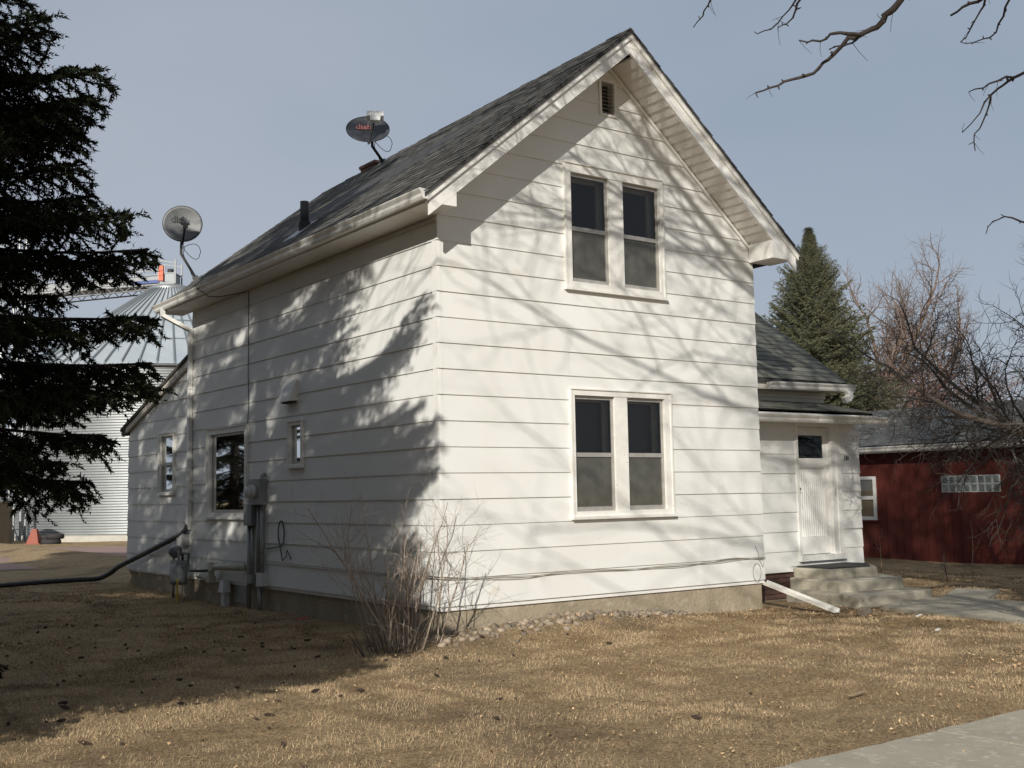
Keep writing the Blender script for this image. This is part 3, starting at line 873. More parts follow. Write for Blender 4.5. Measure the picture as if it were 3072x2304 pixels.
# ---- porch
PX = 8.43
po = [(6.93, 7.72, .19, 2.15)]
porch_lim = lambda z: (5.2, PX)
porchw = backing(PP, (porch_lim, [-.03, 2.36]), po, 'porch_wall')
for k in range(0, 8):
    z0 = k * S - .012 if k else -.022; z1 = min((k + 1) * S - .012, 2.30)
    hl = [(6.90, 7.90, .10, 2.22)]
    if k == 0: hl = [(6.90, 7.90, .10, 2.22), (6.68, 7.96, -.03, .052)]
    course(PP, porchw, z0, z1, porch_lim, hl)
b = MB(); b.box(PX - .05, PX - .002, .81, 1.4, -.02, 2.36); b.obj('porch_side_wall', 'siding', house)
# foundation of the porch: old brick
b = MB(); b.box(5.2, PX - .06, .86, 1.0, -.6, -.03); pf = b.obj('porch_foundation', 'mortar', house)
for r in range(5):
    for k in range(14):
        xx = 5.22 + k * .232 + (r % 2) * .116
        if xx > 8.1: continue
        b = MB(); b.box(xx, xx + .22, .835 + random.uniform(-.006, .006), .87, -.105 - r * .075, -.04 - r * .075); b.obj('brick', 'brick', pf)
# door surround, door
b = MB()
b.pbox(PP, 6.885, 6.935, -.02, .034, .20, 2.15); b.pbox(PP, 7.715, 7.90, -.02, .028, .20, 2.15); b.pbox(PP, 7.83, 7.925, -.02, .04, .17, 2.21)
b.pbox(PP, 6.885, 7.83, -.02, .036, 2.15, 2.21)
frame = b.obj('door_frame', 'trim', house)
b = MB()
for f in ([PP(6.938, -.021, .2), PP(6.938, -.09, .2), PP(6.938, -.09, 2.15), PP(6.938, -.021, 2.15)], [PP(7.712, -.021, .2), PP(7.712, -.09, .2), PP(7.712, -.09, 2.15), PP(7.712, -.021, 2.15)],
          [PP(6.935, -.021, 2.148), PP(7.715, -.021, 2.148), PP(7.715, -.09, 2.148), PP(6.935, -.09, 2.148)]): b.quad(*f)
b.obj('door_jamb', 'trim', frame)
b = MB(); b.pbox(PP, 6.87, 7.94, -.09, .075, .115, .20); b.obj('door_sill', 'sill', frame)
d0, d1 = -.085, -.05
b = MB()
b.pbox(PP, 6.94, 7.02, d0, d1, .21, 2.145); b.pbox(PP, 7.62, 7.71, d0, d1, .21, 2.145)
b.pbox(PP, 7.02, 7.62, d0, d1 - .001, 2.02, 2.145); b.pbox(PP, 7.02, 7.62, d0, d1 - .001, 1.52, 1.67); b.pbox(PP, 7.02, 7.62, d0, d1 - .001, .21, .47)
b.pbox(PP, 7.02, 7.62, d0, d1 - .022, .47, 1.52)
door = b.obj('door', 'trim', house)
for i in range(12):
    uu = 7.03 + i * .049
    b = MB(); b.prism([PP(uu, d1 - .022, .475), PP(uu + .044, d1 - .022, .475), PP(uu + .034, d1 - .014, .475), PP(uu + .010, d1 - .014, .475)], (0, 0, 1.04)); b.obj('bead_board', 'trim', door)
b = MB(); b.quad(PP(7.02, d1 - .015, 1.67), PP(7.62, d1 - .015, 1.67), PP(7.62, d1 - .015, 2.02), PP(7.02, d1 - .015, 2.02)); b.obj('pane', 'glass', door)
b = MB(); b.pbox(PP, 6.98, 7.66, -.6, -.59, 1.6, 2.1); b.pbox(PP, 6.98, 6.99, -.59, d0 - .01, 1.6, 2.1); b.pbox(PP, 7.65, 7.66, -.59, d0 - .01, 1.6, 2.1)
b.pbox(PP, 6.99, 7.65, -.59, d0 - .01, 1.6, 1.61); b.pbox(PP, 6.99, 7.65, -.59, d0 - .01, 2.09, 2.1); b.obj('room_lining', 'room', door)
b = MB(); b.tube([PP(7.25, -.2, 1.70), PP(7.28, -.2, 1.80), PP(7.32, -.2, 1.70)], .006, 5); b.tube([PP(7.2, -.2, 1.70), PP(7.37, -.2, 1.70)], .006, 5); b.obj('window_ornament', 'lnb', door)
b = MB(); b.pbox(PP, 6.965, 6.985, d1, d1 + .03, 1.15, 1.25); b.tube([PP(6.975, d1, 1.2), PP(6.975, d1 + .06, 1.2)], .02, 8); b.obj('handle', 'black', door)
b = MB(); b.pbox(PP, 7.77, 7.79, .028, .034, 1.1, 1.2); b.obj('strike_plate', 'storm', frame)
# house number
def text_mesh(s, size, m, extrude=.003):
    cu = bpy.data.curves.new('lettering', 'FONT'); cu.body = s; cu.size = size; cu.extrude = extrude; cu.offset = size * .018; cu.align_x = 'CENTER'; cu.align_y = 'CENTER'
    tmp = bpy.data.objects.new('lettering', cu); COL.objects.link(tmp)
    dg = bpy.context.evaluated_depsgraph_get()
    me = bpy.data.meshes.new_from_object(tmp.evaluated_get(dg))
    bpy.data.objects.remove(tmp); bpy.data.curves.remove(cu)
    me.materials.clear(); me.materials.append(M[m]); return me
for ch, xx in (('2', 8.045), ('0', 8.087), ('0', 8.129)):
    me = text_mesh(ch, .105, 'black_letter')
    o = link('house_number_digit', me, house); o.matrix_basis = Matrix.Translation((xx, .8 - .026, 1.668)) @ Matrix.Rotation(math.pi / 2, 4, 'X') @ Matrix.Diagonal((.52, 1, 1, 1))
# porch roof (low shed), fascia, gutter
pz = lambda x, y: 2.375 + (.165 + .03 * (8.4 - x)) * (y - .48) / .92
b = MB()
c4 = [(5.2, .47), (8.40, .47), (8.40, 1.42), (5.2, 1.42)]
b.add([(x, y, pz(x, y) - .012) for x, y in c4] + [(x, y, pz(x, y) - .05) for x, y in c4], [(0, 1, 2, 3), (7, 6, 5, 4), (0, 4, 5, 1), (1, 5, 6, 2), (2, 6, 7, 3), (3, 7, 4, 0)])
proof = b.obj('porch_roof', 'deck', house)
o_ = Vector((5.2, .46, pz(6.8, .46)))
lay('shingle', 'shingle2', proof, (5.2, .46, pz(5.2, .46)), (1, 0, 0), Vector((6.8, 1.42, pz(6.8, 1.42))) - Vector((6.8, .46, pz(6.8, .46))), (0, -.2, 1), 3.2, .98, .13, .3, lambda u, s: False)
b = MB(); b.box(5.2, 8.36, .48, .505, 2.19, 2.355); b.box(5.2, 8.37, .47, .48, 2.29, 2.356); b.obj('porch_fascia', 'trim_worn', house)
b = MB(); b.box(5.2, 8.34, .506, .79, 2.20, 2.215); b.obj('porch_soffit', 'trim', house)
gp = gutter(GPROF, (5.22, .478, 2.285), (8.69, .478, 2.295), m='gutter')
b = MB(); b.prism([(8.69, .478 - o, 2.295 + z) for o, z in GPROF[:8]], (.004, 0, 0)); b.obj('end_cap', 'gutter', gp)
for xx in (5.8, 6.6, 7.4, 8.2):
    b = MB(); b.box(xx, xx + .02, .36, .478, 2.285, 2.294); b.obj('strap', 'gutter', gp)
# ---- wing behind the porch
WX = 8.39
b = MB(); b.box(5.2, WX, 1.402, 1.5, 2.3, 2.93); b.box(5.2, WX, 1.5, 5.4, -.05, 2.4); ww = b.obj('wing_wall', 'siding', house)
b = MB(); b.prism([(WX, 1.5, 2.9), (WX, 5.4, 2.9), (WX, 3.45, 4.55)], (-.05, 0, 0)); b.obj('wing_gable', 'siding', house)
b = MB(); b.box(5.2, WX + .005, 1.37, 1.40, 2.655, 2.70); b.obj('wing_trim', 'trim_worn', house)
b = MB(); b.box(5.2, 8.5, 1.12, 1.145, 2.74, 2.89); b.obj('wing_fascia', 'sash', house)
b = MB(); b.box(5.2, 8.48, 1.145, 1.40, 2.75, 2.765); b.obj('wing_soffit', 'sash', house)
b = MB()
wz = lambda y: 2.905 + .75 * (y - 1.06)
for ya, yb, f in ((1.06, 3.45, wz), (3.45, 5.85, lambda y: wz(3.45) - .75 * (y - 3.45))):
    b.hexa([(5.2, ya, f(ya) - .05), (8.56, ya, f(ya) - .05), (8.56, yb, f(yb) - .05), (5.2, yb, f(yb) - .05), (5.2, ya, f(ya) - .014), (8.56, ya, f(ya) - .014), (8.56, yb, f(yb) - .014), (5.2, yb, f(yb) - .014)])
wroof = b.obj('wing_roof', 'deck', house)
up = Vector((0, 1, .75)).normalized()
nW = lay('shingle', 'shingle2', wroof, (5.25, 1.05, wz(1.05)), (1, 0, 0), up, Vector((0, -.75, 1)), 3.33, 2.98, .145, .32, lambda u, s: u > .85 and s < 2.2)
b = MB()
pts = []
for xx in (8.50, 8.53):
    pts += [(xx, 1.08, wz(1.08) - .05), (xx, 3.45, wz(3.45) - .05), (xx, 3.45, wz(3.45) - .19), (xx, 1.08, wz(1.08) - .19)]
b.add(pts, [(0, 1, 2, 3), (7, 6, 5, 4), (0, 4, 5, 1), (1, 5, 6, 2), (2, 6, 7, 3), (3, 7, 4, 0)]); b.obj('rake_board', 'trim', house)
gw = gutter(GPROF, (6.66, 1.10, 2.84), (8.72, 1.10, 2.868), m='gutter')
for xx, zz in ((6.66, 2.84), (8.72, 2.868)):
    b = MB(); b.prism([(xx, 1.10 - o, zz + z) for o, z in GPROF[:8]], (.004, 0, 0)); b.obj('end_cap', 'gutter', gw)
b = MB(); b.hexa([(8.53, .99, 2.70), (8.60, .99, 2.70), (8.60, 1.06, 2.70), (8.53, 1.06, 2.70), (8.46, .99, 2.77), (8.66, .99, 2.77), (8.66, 1.08, 2.77), (8.46, 1.08, 2.77)])
flat_pipe(b, [(8.56, 1.02, 2.70), (8.55, 1.02, 2.66), (8.47, 1.05, 2.62)], .10, .09); b.obj('outlet', 'gutter', gw)
print('shingle parts', nL, nW)

# ---- steps and mat
stp = thing('concrete_steps', 'three worn grey concrete steps below the white front door', 'steps', (7.2, -.2, gz(7.2, -.5)))
def tier(poly, z0, z1, name='step'):
    pts = []
    n = len(poly)
    for i in range(n):
        a = Vector(poly[i]); pr = Vector(poly[i - 1]); nx = Vector(poly[(i + 1) % n])
        r = .06
        p1 = a + (pr - a).normalized() * r; p2 = a + (nx - a).normalized() * r
        for k in range(5):
            t = k / 4; pts.append(p1 * (1 - t) ** 2 + a * 2 * t * (1 - t) + p2 * t * t)
    b = MB(); m = len(pts)
    cen = Vector((sum(p.x for p in pts) / m, sum(p.y for p in pts) / m))
    ring = []
    for z, ins in ((z0, 0), (z1 - .018, 0), (z1 - .005, .006), (z1, .018)):
        ring.append([(p.x + (cen - p).normalized().x * ins, p.y + (cen - p).normalized().y * ins, z) for p in pts])
    b.v = [q for rr in ring for q in rr]
    for k in range(3):
        for i in range(m): b.f.append((k * m + i, k * m + (i + 1) % m, (k + 1) * m + (i + 1) % m, (k + 1) * m + i))
    b.f.append(tuple(3 * m + i for i in range(m)))
    return b.obj(name, 'step', stp)
tier([(6.69, .775), (6.70, .07), (7.66, -.03), (8.06, .40), (8.06, .775)], -.2, .035)
tier([(6.60, .775), (6.45, -.29), (7.66, -.47), (8.10, .22), (8.2, .775)], -.32, -.103)
tier([(6.3, .6), (6.10, -.86), (7.77, -.86), (7.84, -.38), (8.2, .6)], -.6, -.255)
b = MB(); b.prism([(6.80, .77, .037), (6.78, .14, .037), (7.60, .06, .037), (8.0, .44, .037), (7.97, .77, .037)], (0, 0, .018))
tag(b.obj('door_mat', 'mat_black'), 'thin black rubber mat on the top concrete step', 'mat')

# ================================================================== GARAGE
GX = 15.5; GY0, GY1 = -4.0, 8.6; GB = gz(15.5, 4) + .0
GP = lambda u, o, z: (GX - o, u, z)
gar = thing('garage', 'long low dark red wooden garage with grey shingled roof', 'garage', (18.5, 2.5, GB))
gwins = [(5.66, 6.9, .46, 1.46), (2.60, 3.97, 1.07, 1.43)]
b = MB(); b.box(GX + .02, GX + 6, GY0, GY1, GB - .1, 2.08); gwall = b.obj('wall', 'red_wall', gar)
y = GY0; i = 0
while y < GY1 - .01:
    wdt = .2 + (.012 if i % 3 == 0 else 0)
    zs = [(GB - .02, 2.07)]
    yy1 = min(GY1, y + wdt)
    for h in gwins:
        if y < h[1] and yy1 > h[0]:
            zs = [q for s0, s1 in zs for q in ((s0, min(s1, h[2])), (max(s0, h[3]), s1)) if q[1] > q[0]]
    for a, c in zs:
        b = MB(); b.pbox(GP, y + .004, yy1 - .004, -.022, .0, a, c); b.obj('board', 'red_wall', gwall)
    y = yy1; i += 1
def rslab(b, x0, z0, x1, z1, ya, yb, t=.05):
    b.hexa([(x0, ya, z0 - t), (x1, ya, z1 - t), (x1, yb, z1 - t), (x0, yb, z0 - t), (x0, ya, z0), (x1, ya, z1), (x1, yb, z1), (x0, yb, z0)])
RX = GX + 3.0; EX = GX - .38
b = MB(); rslab(b, EX, 2.13, RX, 3.18, GY0 - .3, GY1 + .3); rslab(b, RX, 3.18, RX + 3.38, 2.13, GY0 - .3, GY1 + .3); groof = b.obj('roof', 'deck', gar)
upg = Vector((RX - EX, 0, 1.05)); 
lay('shingle', 'shingle3', groof, (EX - .01, GY0 - .3, 2.14), (0, 1, 0), upg, (-1.05, 0, RX - EX), GY1 - GY0 + .6, upg.length, .15, .33, lambda u, s: 6.1 < u < 10.4 and s < 3.05)
b = MB(); b.box(EX, EX + .025, GY0 - .3, GY1 + .3, 1.97, 2.10); b.obj('fascia', 'fascia', gar)
b = MB(); b.box(EX + .025, GX + .02, GY0 - .3, GY1 + .3, 1.985, 2.0); b.obj('soffit', 'red_wall', gar)
gutter(GPROF, (EX - .002, GY0 - .3, 2.105), (EX - .002, GY1 + .3, 2.105), parent=gar)
b = MB(); b.box(GX + .3, GX + 5.7, GY0 + .003, GY0 + .05, 2, 2.1); b.prism([(GX, GY0, 2.05), (GX + 6, GY0, 2.05), (RX, GY0, 3.1)], (0, .04, 0)); b.obj('gable', 'red_wall', gar)
u0, u1, z0, z1 = gwins[0]
b = MB()
for q in ((u0, u0 + .07, z0, z1), (u1 - .07, u1, z0, z1), (u0 + .07, u1 - .07, z1 - .07, z1), (u0 + .07, u1 - .07, z0, z0 + .08), (u0 + .07, u1 - .07, .93, 1.01)): b.pbox(GP, q[0], q[1], -.04, .02, q[2], q[3])
wn = b.obj('window', 'trim_worn', gar)
for za, zb in ((z0 + .08, .93), (1.01, z1 - .07)):
    b = MB(); b.quad(GP(u0 + .07, -.01, za), GP(u1 - .07, -.01, za), GP(u1 - .07, -.01, zb), GP(u0 + .07, -.01, zb)); b.obj('pane', 'glass', wn)
b = MB(); b.quad(GP(u0 + .05, -.018, z0), GP(u1 - .05, -.018, z0), GP(u1 - .05, -.018, z1), GP(u0 + .05, -.018, z1)); b.obj('blind', 'blind', wn)
b = MB(); b.pbox(GP, u0 - .05, u1 + .05, 0, .05, z0 - .04, z0 - .002); b.obj('sill', 'red_wall', wn)
u0, u1, z0, z1 = gwins[1]
b = MB(); b.pbox(GP, u0, u1, -.03, -.004, z0, z1); bw = b.obj('glass_block_window', 'block_frame', gar)
du, dz = (u1 - u0) / 8, (z1 - z0) / 2
for i in range(8):
    for j in range(2):
        ua, za = u0 + i * du + .016, z0 + j * dz + .014
        b = MB(); c = .02
        b.hexa([GP(ua, -.01, za), GP(ua + du - .032, -.01, za), GP(ua + du - .032, -.01, za + dz - .028), GP(ua, -.01, za + dz - .028),
                GP(ua + c, .012, za + c), GP(ua + du - .032 - c, .012, za + c), GP(ua + du - .032 - c, .012, za + dz - .028 - c), GP(ua + c, .012, za + dz - .028 - c)])
        b.obj('glass_block', 'glass_block', bw)

# ================================================================== GRAIN BIN AND YARD BEHIND
BC = Vector((11.32, 40.21)); BR = 6.42; BG = gz(8, 34)
gb = thing('grain_bin', 'large corrugated galvanised grain bin with conical ribbed roof behind the spruce', 'grain bin', (BC.x, BC.y, BG))
prof = []
z = BG + .22; pitch = .1075; n = 0
while z < 6.70:
    prof.append((BR - .028 * math.cos(n * math.pi / 2), z)); z += pitch / 4; n += 1
prof.append((BR, 6.72))
b = MB(); b.lathe(prof, 120, (BC.x, BC.y)); b.obj('wall', 'galv', gb, True)
b = MB(); b.lathe([(BR + .25, BG - .2), (BR + .25, BG + .2), (BR - .1, BG + .24)], 72, (BC.x, BC.y)); b.obj('base_ring', 'base_white', gb)
NP = 60; zE, zA, rA = 6.68, 10.75, .95
pm = MB()
a = math.pi / NP
pm.hexa([((BR + .14) * math.cos(q), (BR + .14) * math.sin(q), zE - d) for d, q in ((.03, -a), (.03, a))] + [(rA * math.cos(q), rA * math.sin(q), zA - .03) for q in (a, -a)]
        + [((BR + .14) * math.cos(q), (BR + .14) * math.sin(q), zE) for q in (-a, a)] + [(rA * math.cos(q), rA * math.sin(q), zA) for q in (a, -a)])
panel_me = pm.mesh('roof_panel', 'galv_roof')
rm = MB(); hw = .045
rm.hexa([((BR + .16), -hw, zE), ((BR + .16), hw, zE), (rA, hw * .45, zA), (rA, -hw * .45, zA), ((BR + .16), -hw * .6, zE + .085), ((BR + .16), hw * .6, zE + .085), (rA, hw * .3, zA + .06), (rA, -hw * .3, zA + .06)])
rib_me = rm.mesh('roof_rib', 'galv_rib')
b = MB(); b.lathe([(BR + .18, zE - .10), (BR + .2, zE - .03), (BR + .12, zE + .0)], 72, (BC.x, BC.y)); roofp = b.obj('roof', 'galv_rib', gb)
for i in range(NP):
    for me, dq in ((panel_me, a), (rib_me, 0)):
        o = link(me.name.split('.')[0], me, roofp); o.location = (BC.x, BC.y, 0); o.rotation_euler = (0, 0, 2 * a * i + dq)
b = MB(); b.lathe([(1.0, zA - .05), (1.02, zA + .1), (.75, zA + .2), (.0, zA + .28)], 40, (BC.x, BC.y)); b.obj('roof_cap', 'galv', gb, True)
for rr, zz in ((4.9, None), (3.6, None)):  # thin dark tubes standing in for wire shadows across the roof
    zc = zE + (zA - zE) * (BR - rr) / (BR - rA) + .10
    b = MB(); b.tube([(BC.x + rr * math.cos(q), BC.y + rr * math.sin(q), zc) for q in [math.pi * 2 * k / 60 for k in range(61)]], .018, 5); b.obj('wire_shadow_ring', 'galv_rib', roofp)
b = MB(); q = math.atan2(-.83, -.56) - .38; rr = 5.2; zc = zE + (zA - zE) * (BR - rr) / (BR - rA)
b.hexa([(BC.x + rr * math.cos(q) + dx, BC.y + rr * math.sin(q) + dy, zc + dz) for dz, s in ((-.2, .28), (.75, .2)) for dx, dy in ((-s, -s), (s, -s), (s, s), (-s, s))]); b.obj('roof_hatch', 'galv_rib', roofp)
# catwalk over the roof peak; local x runs to the right seen from the house
cw = thing('roof_catwalk', 'steel catwalk with railings and conveyor above the grain bin roof', 'catwalk', (BC.x, BC.y, zA + .25))
rx = Vector((.8057, -.592, 0)).normalized(); ry = Vector((.592, .8057, 0)).normalized()
c0 = Vector((BC.x, BC.y, zA + .25))
def CW(x, y, z): return c0 + rx * x + ry * y + Vector((0, 0, z))
def cbox(b, x0, x1, y0, y1, z0, z1, sl=0.0):
    b.hexa([CW(x0, y0, z0 + sl * x0), CW(x1, y0, z0 + sl * x1), CW(x1, y1, z0 + sl * x1), CW(x0, y1, z0 + sl * x0), CW(x0, y0, z1 + sl * x0), CW(x1, y0, z1 + sl * x1), CW(x1, y1, z1 + sl * x1), CW(x0, y1, z1 + sl * x0)])
b = MB(); cbox(b, -9, .35, -.5, .5, -.02, .08, .06); b.obj('deck', 'galv_dull', cw)
b = MB(); cbox(b, -9, -.35, -.53, -.505, .08, .36, .06); b.obj('conveyor_side', 'galv_dull', cw)
b = MB(); cbox(b, -1.55, -.38, -.57, -.535, .06, .2, .06); b.obj('blue_panel', 'blue', cw)
for yy in (-.5, .5):
    for xx in (-8.2, -6.6, -5, -3.3, -1.55, -.42, .36):
        b = MB(); cbox(b, xx - .028, xx + .028, yy - .028, yy + .028, .06 * xx, 1.08 + .06 * xx); b.obj('post', 'galv_dull', cw)
    for zz in (.42, .62, 1.06):
        b = MB(); cbox(b, -9, -.42, yy - .022, yy + .022, zz, zz + .045, .06); b.obj('rail', 'galv_dull', cw)
    b = MB(); cbox(b, -.42, .36, yy - .022, yy + .022, .98, 1.03, -.16); b.obj('rail', 'galv_dull', cw)
for yy in (-.5, .5):
    b = MB()
    b.tube([CW(-9, yy, -.95), CW(-.7, yy, -.25)], .035, 6)
    for k in range(14):
        x0 = -8.6 + k * .58; zt = .06 * x0; zb = -.95 + (x0 + 9) * .0843
        b.tube([CW(x0, yy, zt), CW(x0 + .29, yy, zb + .02)], .02, 5); b.tube([CW(x0 + .29, yy, zb + .02), CW(x0 + .58, yy, zt + .03)], .02, 5)
    b.obj('truss', 'galv_dull', cw)
b = MB(); cbox(b, -.22, .30, -.45, .45, .1, .48); cbox(b, -.12, .34, -.47, .47, .48, .52); b.obj('drive_box', 'galv_rib', cw)
b = MB(); b.tube([CW(.02, -.1, .52), CW(.02, -.1, .74)], .14, 12); b.obj('motor', 'black', cw)
for k in range(3):
    b = MB(); cbox(b, -.38, -.17, -.62, -.46, .13 + k * .235, .13 + k * .235 + .22); b.obj('belt_guard', 'orange', cw)
# elevator leg / ladder tower at the left edge of the bin
tw = thing('elevator_tower', 'tall galvanised lattice tower with ladder at the left side of the grain bin', 'tower', (4.3, 38.0, BG))
T0 = Vector((4.35, 37.7, BG))
def TW(x, y, z): return T0 + rx * x + ry * y + Vector((0, 0, z))
for xx, yy in ((-.35, 0), (.12, 0), (-.35, .45), (.12, .45)):
    b = MB(); b.tube([TW(xx, yy, -.1), TW(xx, yy, 13.5)], .05, 6); b.obj('post', 'galv', tw)
b = MB()
for k in range(44): b.tube([TW(-.35, 0, .2 + k * .3), TW(.12, 0, .2 + k * .3)], .018, 5)
b.obj('rungs', 'galv', tw)
b = MB()
for k in range(13):
    b.tube([TW(.12, 0, k * 1.0), TW(-.35, 0, k * 1.0 + 1)], .022, 5); b.tube([TW(.12, .45, k * 1.0), TW(.12, 0, k * 1.0 + 1)], .022, 5)
b.obj('bracing', 'galv_rib', tw)
b = MB(); b.tube([TW(-.85, .2, 0), TW(-.85, .2, 12)], .2, 12); b.obj('leg_casing', 'galv_roof', tw, True)
b = MB(); b.lathe([(.0, BG), (1.15, BG), (1.15, BG + 1.55), (1.22, BG + 1.56), (1.22, BG + 1.66), (.3, BG + 2.0), (0, BG + 2.0)], 40, (2.45, 35.3))
tag(b.obj('fuel_tank', 'galv', None, True), 'small round grey tank at the far left beside the lattice tower', 'tank')
b = MB(); c = Vector((4.1, 33.95, gz(4.1, 33.9)))
b.hexa([c + rx * x + ry * y + Vector((0, 0, z)) for z, s in ((0, .24), (.58, .08)) for x, y in ((-s, -s), (s, -s), (s, s), (-s, s))]); b.hexa([c + rx * x + ry * y + Vector((0, 0, z)) for z, s in ((.0, .3), (.05, .3)) for x, y in ((-s, -s), (s, -s), (s, s), (-s, s))])
tag(b.obj('traffic_cone', 'faded_orange'), 'faded orange cone standing before the grain bin', 'cone')
for k, (dx, dz, rr) in enumerate(((0, 0, .36), (.14, .2, .33))):
    b = MB(); c = Vector((4.62 + dx, 33.75, gz(4.6, 33.7) + dz))
    b.lathe([(rr * .5, 0), (rr * .85, .0), (rr, .05), (rr, .15), (rr * .85, .2), (rr * .5, .2), (rr * .5, 0)], 24)
    b.xform(Matrix.Translation(c)); o = b.obj('tyre', 'tire', None, True); tag(o, ('lower' if k == 0 else 'upper') + ' old tyre stacked in front of the grain bin', 'tyre')
b = MB(); qd = (BC - Vector((-6.845, -10.64))).normalized(); q = math.atan2(-qd.y, -qd.x) + .37
for r0, z0, z1, wq in ((BR + .06, .55, 1.2, .055),):
    b.hexa([(BC.x + r * math.cos(q + dq), BC.y + r * math.sin(q + dq), z) for z in (.35, 1.05) for r, dq in ((BR, -.035), (BR + .16, -.035), (BR + .16, .035), (BR, .035))])
wb = b.obj('electric_cabinet', 'galv_roof'); tag(wb, 'grey electric cabinet with white notice on the grain bin wall', 'cabinet')
b = MB(); b.hexa([(BC.x + r * math.cos(q + dq), BC.y + r * math.sin(q + dq), z) for z in (.8, 1.02) for r, dq in ((BR + .163, -.02), (BR + .168, -.02), (BR + .168, .02), (BR + .163, .02))]); b.obj('notice', 'white_debris', wb)

# ================================================================== TREES
def needle_tris(base, d, ln, m, nl, nw, rng, ang=52):
    N = len(base)
    i = np.arange(m)
    t = (i[None] + rng.random((N, m))) / m
    pos = base[:, None] + d[:, None] * (ln[:, None] * t)[..., None]
    ref = np.where(np.abs(d[:, 2:3]) > .9, np.array([[1., 0, 0]]), np.array([[0, 0, 1.]]))
    A = np.cross(d, ref); A /= np.linalg.norm(A, axis=1, keepdims=True) + 1e-9
    B = np.cross(d, A)
    az = i[None] * 2.4 + rng.random((N, m)) * 1.2 + rng.random((N, 1)) * 6
    rad = A[:, None] * np.cos(az)[..., None] + B[:, None] * np.sin(az)[..., None]
    c, s = math.cos(R(ang)), math.sin(R(ang))
    nd = d[:, None] * c + rad * s
    perp = np.cross(nd, rad); perp /= np.linalg.norm(perp, axis=2, keepdims=True) + 1e-9
    L = nl * (.75 + .5 * rng.random((N, m)))[..., None]
    V = np.stack([pos - perp * nw / 2, pos + perp * nw / 2, pos + nd * L], 2).reshape(-1, 3)
    return V, np.arange(len(V)).reshape(-1, 3)

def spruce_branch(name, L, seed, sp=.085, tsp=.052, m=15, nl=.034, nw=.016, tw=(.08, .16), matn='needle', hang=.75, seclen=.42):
    rng = np.random.default_rng(seed)
    n = 14
    t = np.linspace(0, 1, n)
    zc = L * (-.10 * t - .10 * t * t + .17 * t ** 3.2)
    yc = L * .03 * np.sin(t * 4 + rng.random() * 6)
    ax = np.stack([L * t, yc, zc], 1)
    lines = [(ax, L * .0075 * (1 - .85 * t) + .003, 5)]
    bases, dirs, lens = [], [], []
    def axis(P):   # brush along a polyline
        d = P[1:] - P[:-1]; l = np.linalg.norm(d, axis=1)
        for p, v, ll in zip(P[:-1], d, l):
            bases.append(p); dirs.append(v / ll); lens.append(ll)
    axis(ax[int(n * .35):])
    s = L * .12; side = 1
    while s < L * .985:
        tt = s / L; k = min(n - 2, int(tt * (n - 1))); f = tt * (n - 1) - k
        p = ax[k] * (1 - f) + ax[k + 1] * f
        d0 = ax[k + 1] - ax[k]; d0 /= np.linalg.norm(d0)
        ll = (seclen * L * (1 - tt) ** .75 * min(1, tt * 3.2) + .13) * (.65 + .6 * rng.random())
        a = R(38 + 28 * rng.random())
        sv = np.array([-d0[1], d0[0], 0]) * side
        d = d0 * math.cos(a) + sv * math.sin(a) + np.array([0, 0, -.04 - .18 * rng.random()])
        d /= np.linalg.norm(d)
        ns = 5; q = np.linspace(0, 1, ns)
        P = p + np.outer(q * ll, d) + np.outer(q ** 2 * ll * (-.16 + .12 * rng.random()), [0, 0, 1]) + rng.normal(0, .012, (ns, 3)) * q[:, None]
        lines.append((P, np.linspace(.006, .002, ns), 3))
        axis(P[1:])
        u = tsp; sd = 1
        while u < ll:
            qq = u / ll * (ns - 1); kk = min(ns - 2, int(qq)); ff = qq - kk
            pp = P[kk] * (1 - ff) + P[kk + 1] * ff
            dd = P[kk + 1] - P[kk]; dd /= np.linalg.norm(dd)
            an = R(40 + 25 * rng.random())
            lat = np.cross(dd, [0, 0, 1]); lat /= np.linalg.norm(lat) + 1e-9
            v = dd * math.cos(an) + lat * sd * math.sin(an) * (.6 + .6 * rng.random()) + np.array([0, 0, -hang * rng.random() * 1.6 + .12])
            v /= np.linalg.norm(v)
            tl = (tw[0] + (tw[1] - tw[0]) * rng.random()) * (1.25 - .5 * u / ll)
            bases.append(pp); dirs.append(v); lens.append(tl)
            if rng.random() < .35:
                v2 = v * .6 + lat * sd * .4 + np.array([0, 0, -.2]); v2 /= np.linalg.norm(v2)
                bases.append(pp + v * tl * .5); dirs.append(v2); lens.append(tl * .6)
            u += tsp * (.75 + .5 * rng.random()); sd = -sd
        s += sp * .5 * (.7 + .6 * rng.random()); side = -side
    V1, F1 = needle_tris(np.array(bases), np.array(dirs), np.array(lens), m, nl, nw, rng)
    V2, F2 = tubes(lines)
    F2 = np.concatenate([F2[:, [0, 1, 2]], F2[:, [0, 2, 3]]])
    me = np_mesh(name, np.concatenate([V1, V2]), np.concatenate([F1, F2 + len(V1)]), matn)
    me.materials.append(M['bark'])
    idx = np.zeros(len(me.polygons), np.int32); idx[len(F1):] = 1
    me.polygons.foreach_set('material_index', idx)
    return me
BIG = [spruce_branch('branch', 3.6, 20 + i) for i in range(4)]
MED = [spruce_branch('branch', 2.2, 40 + i) for i in range(3)]

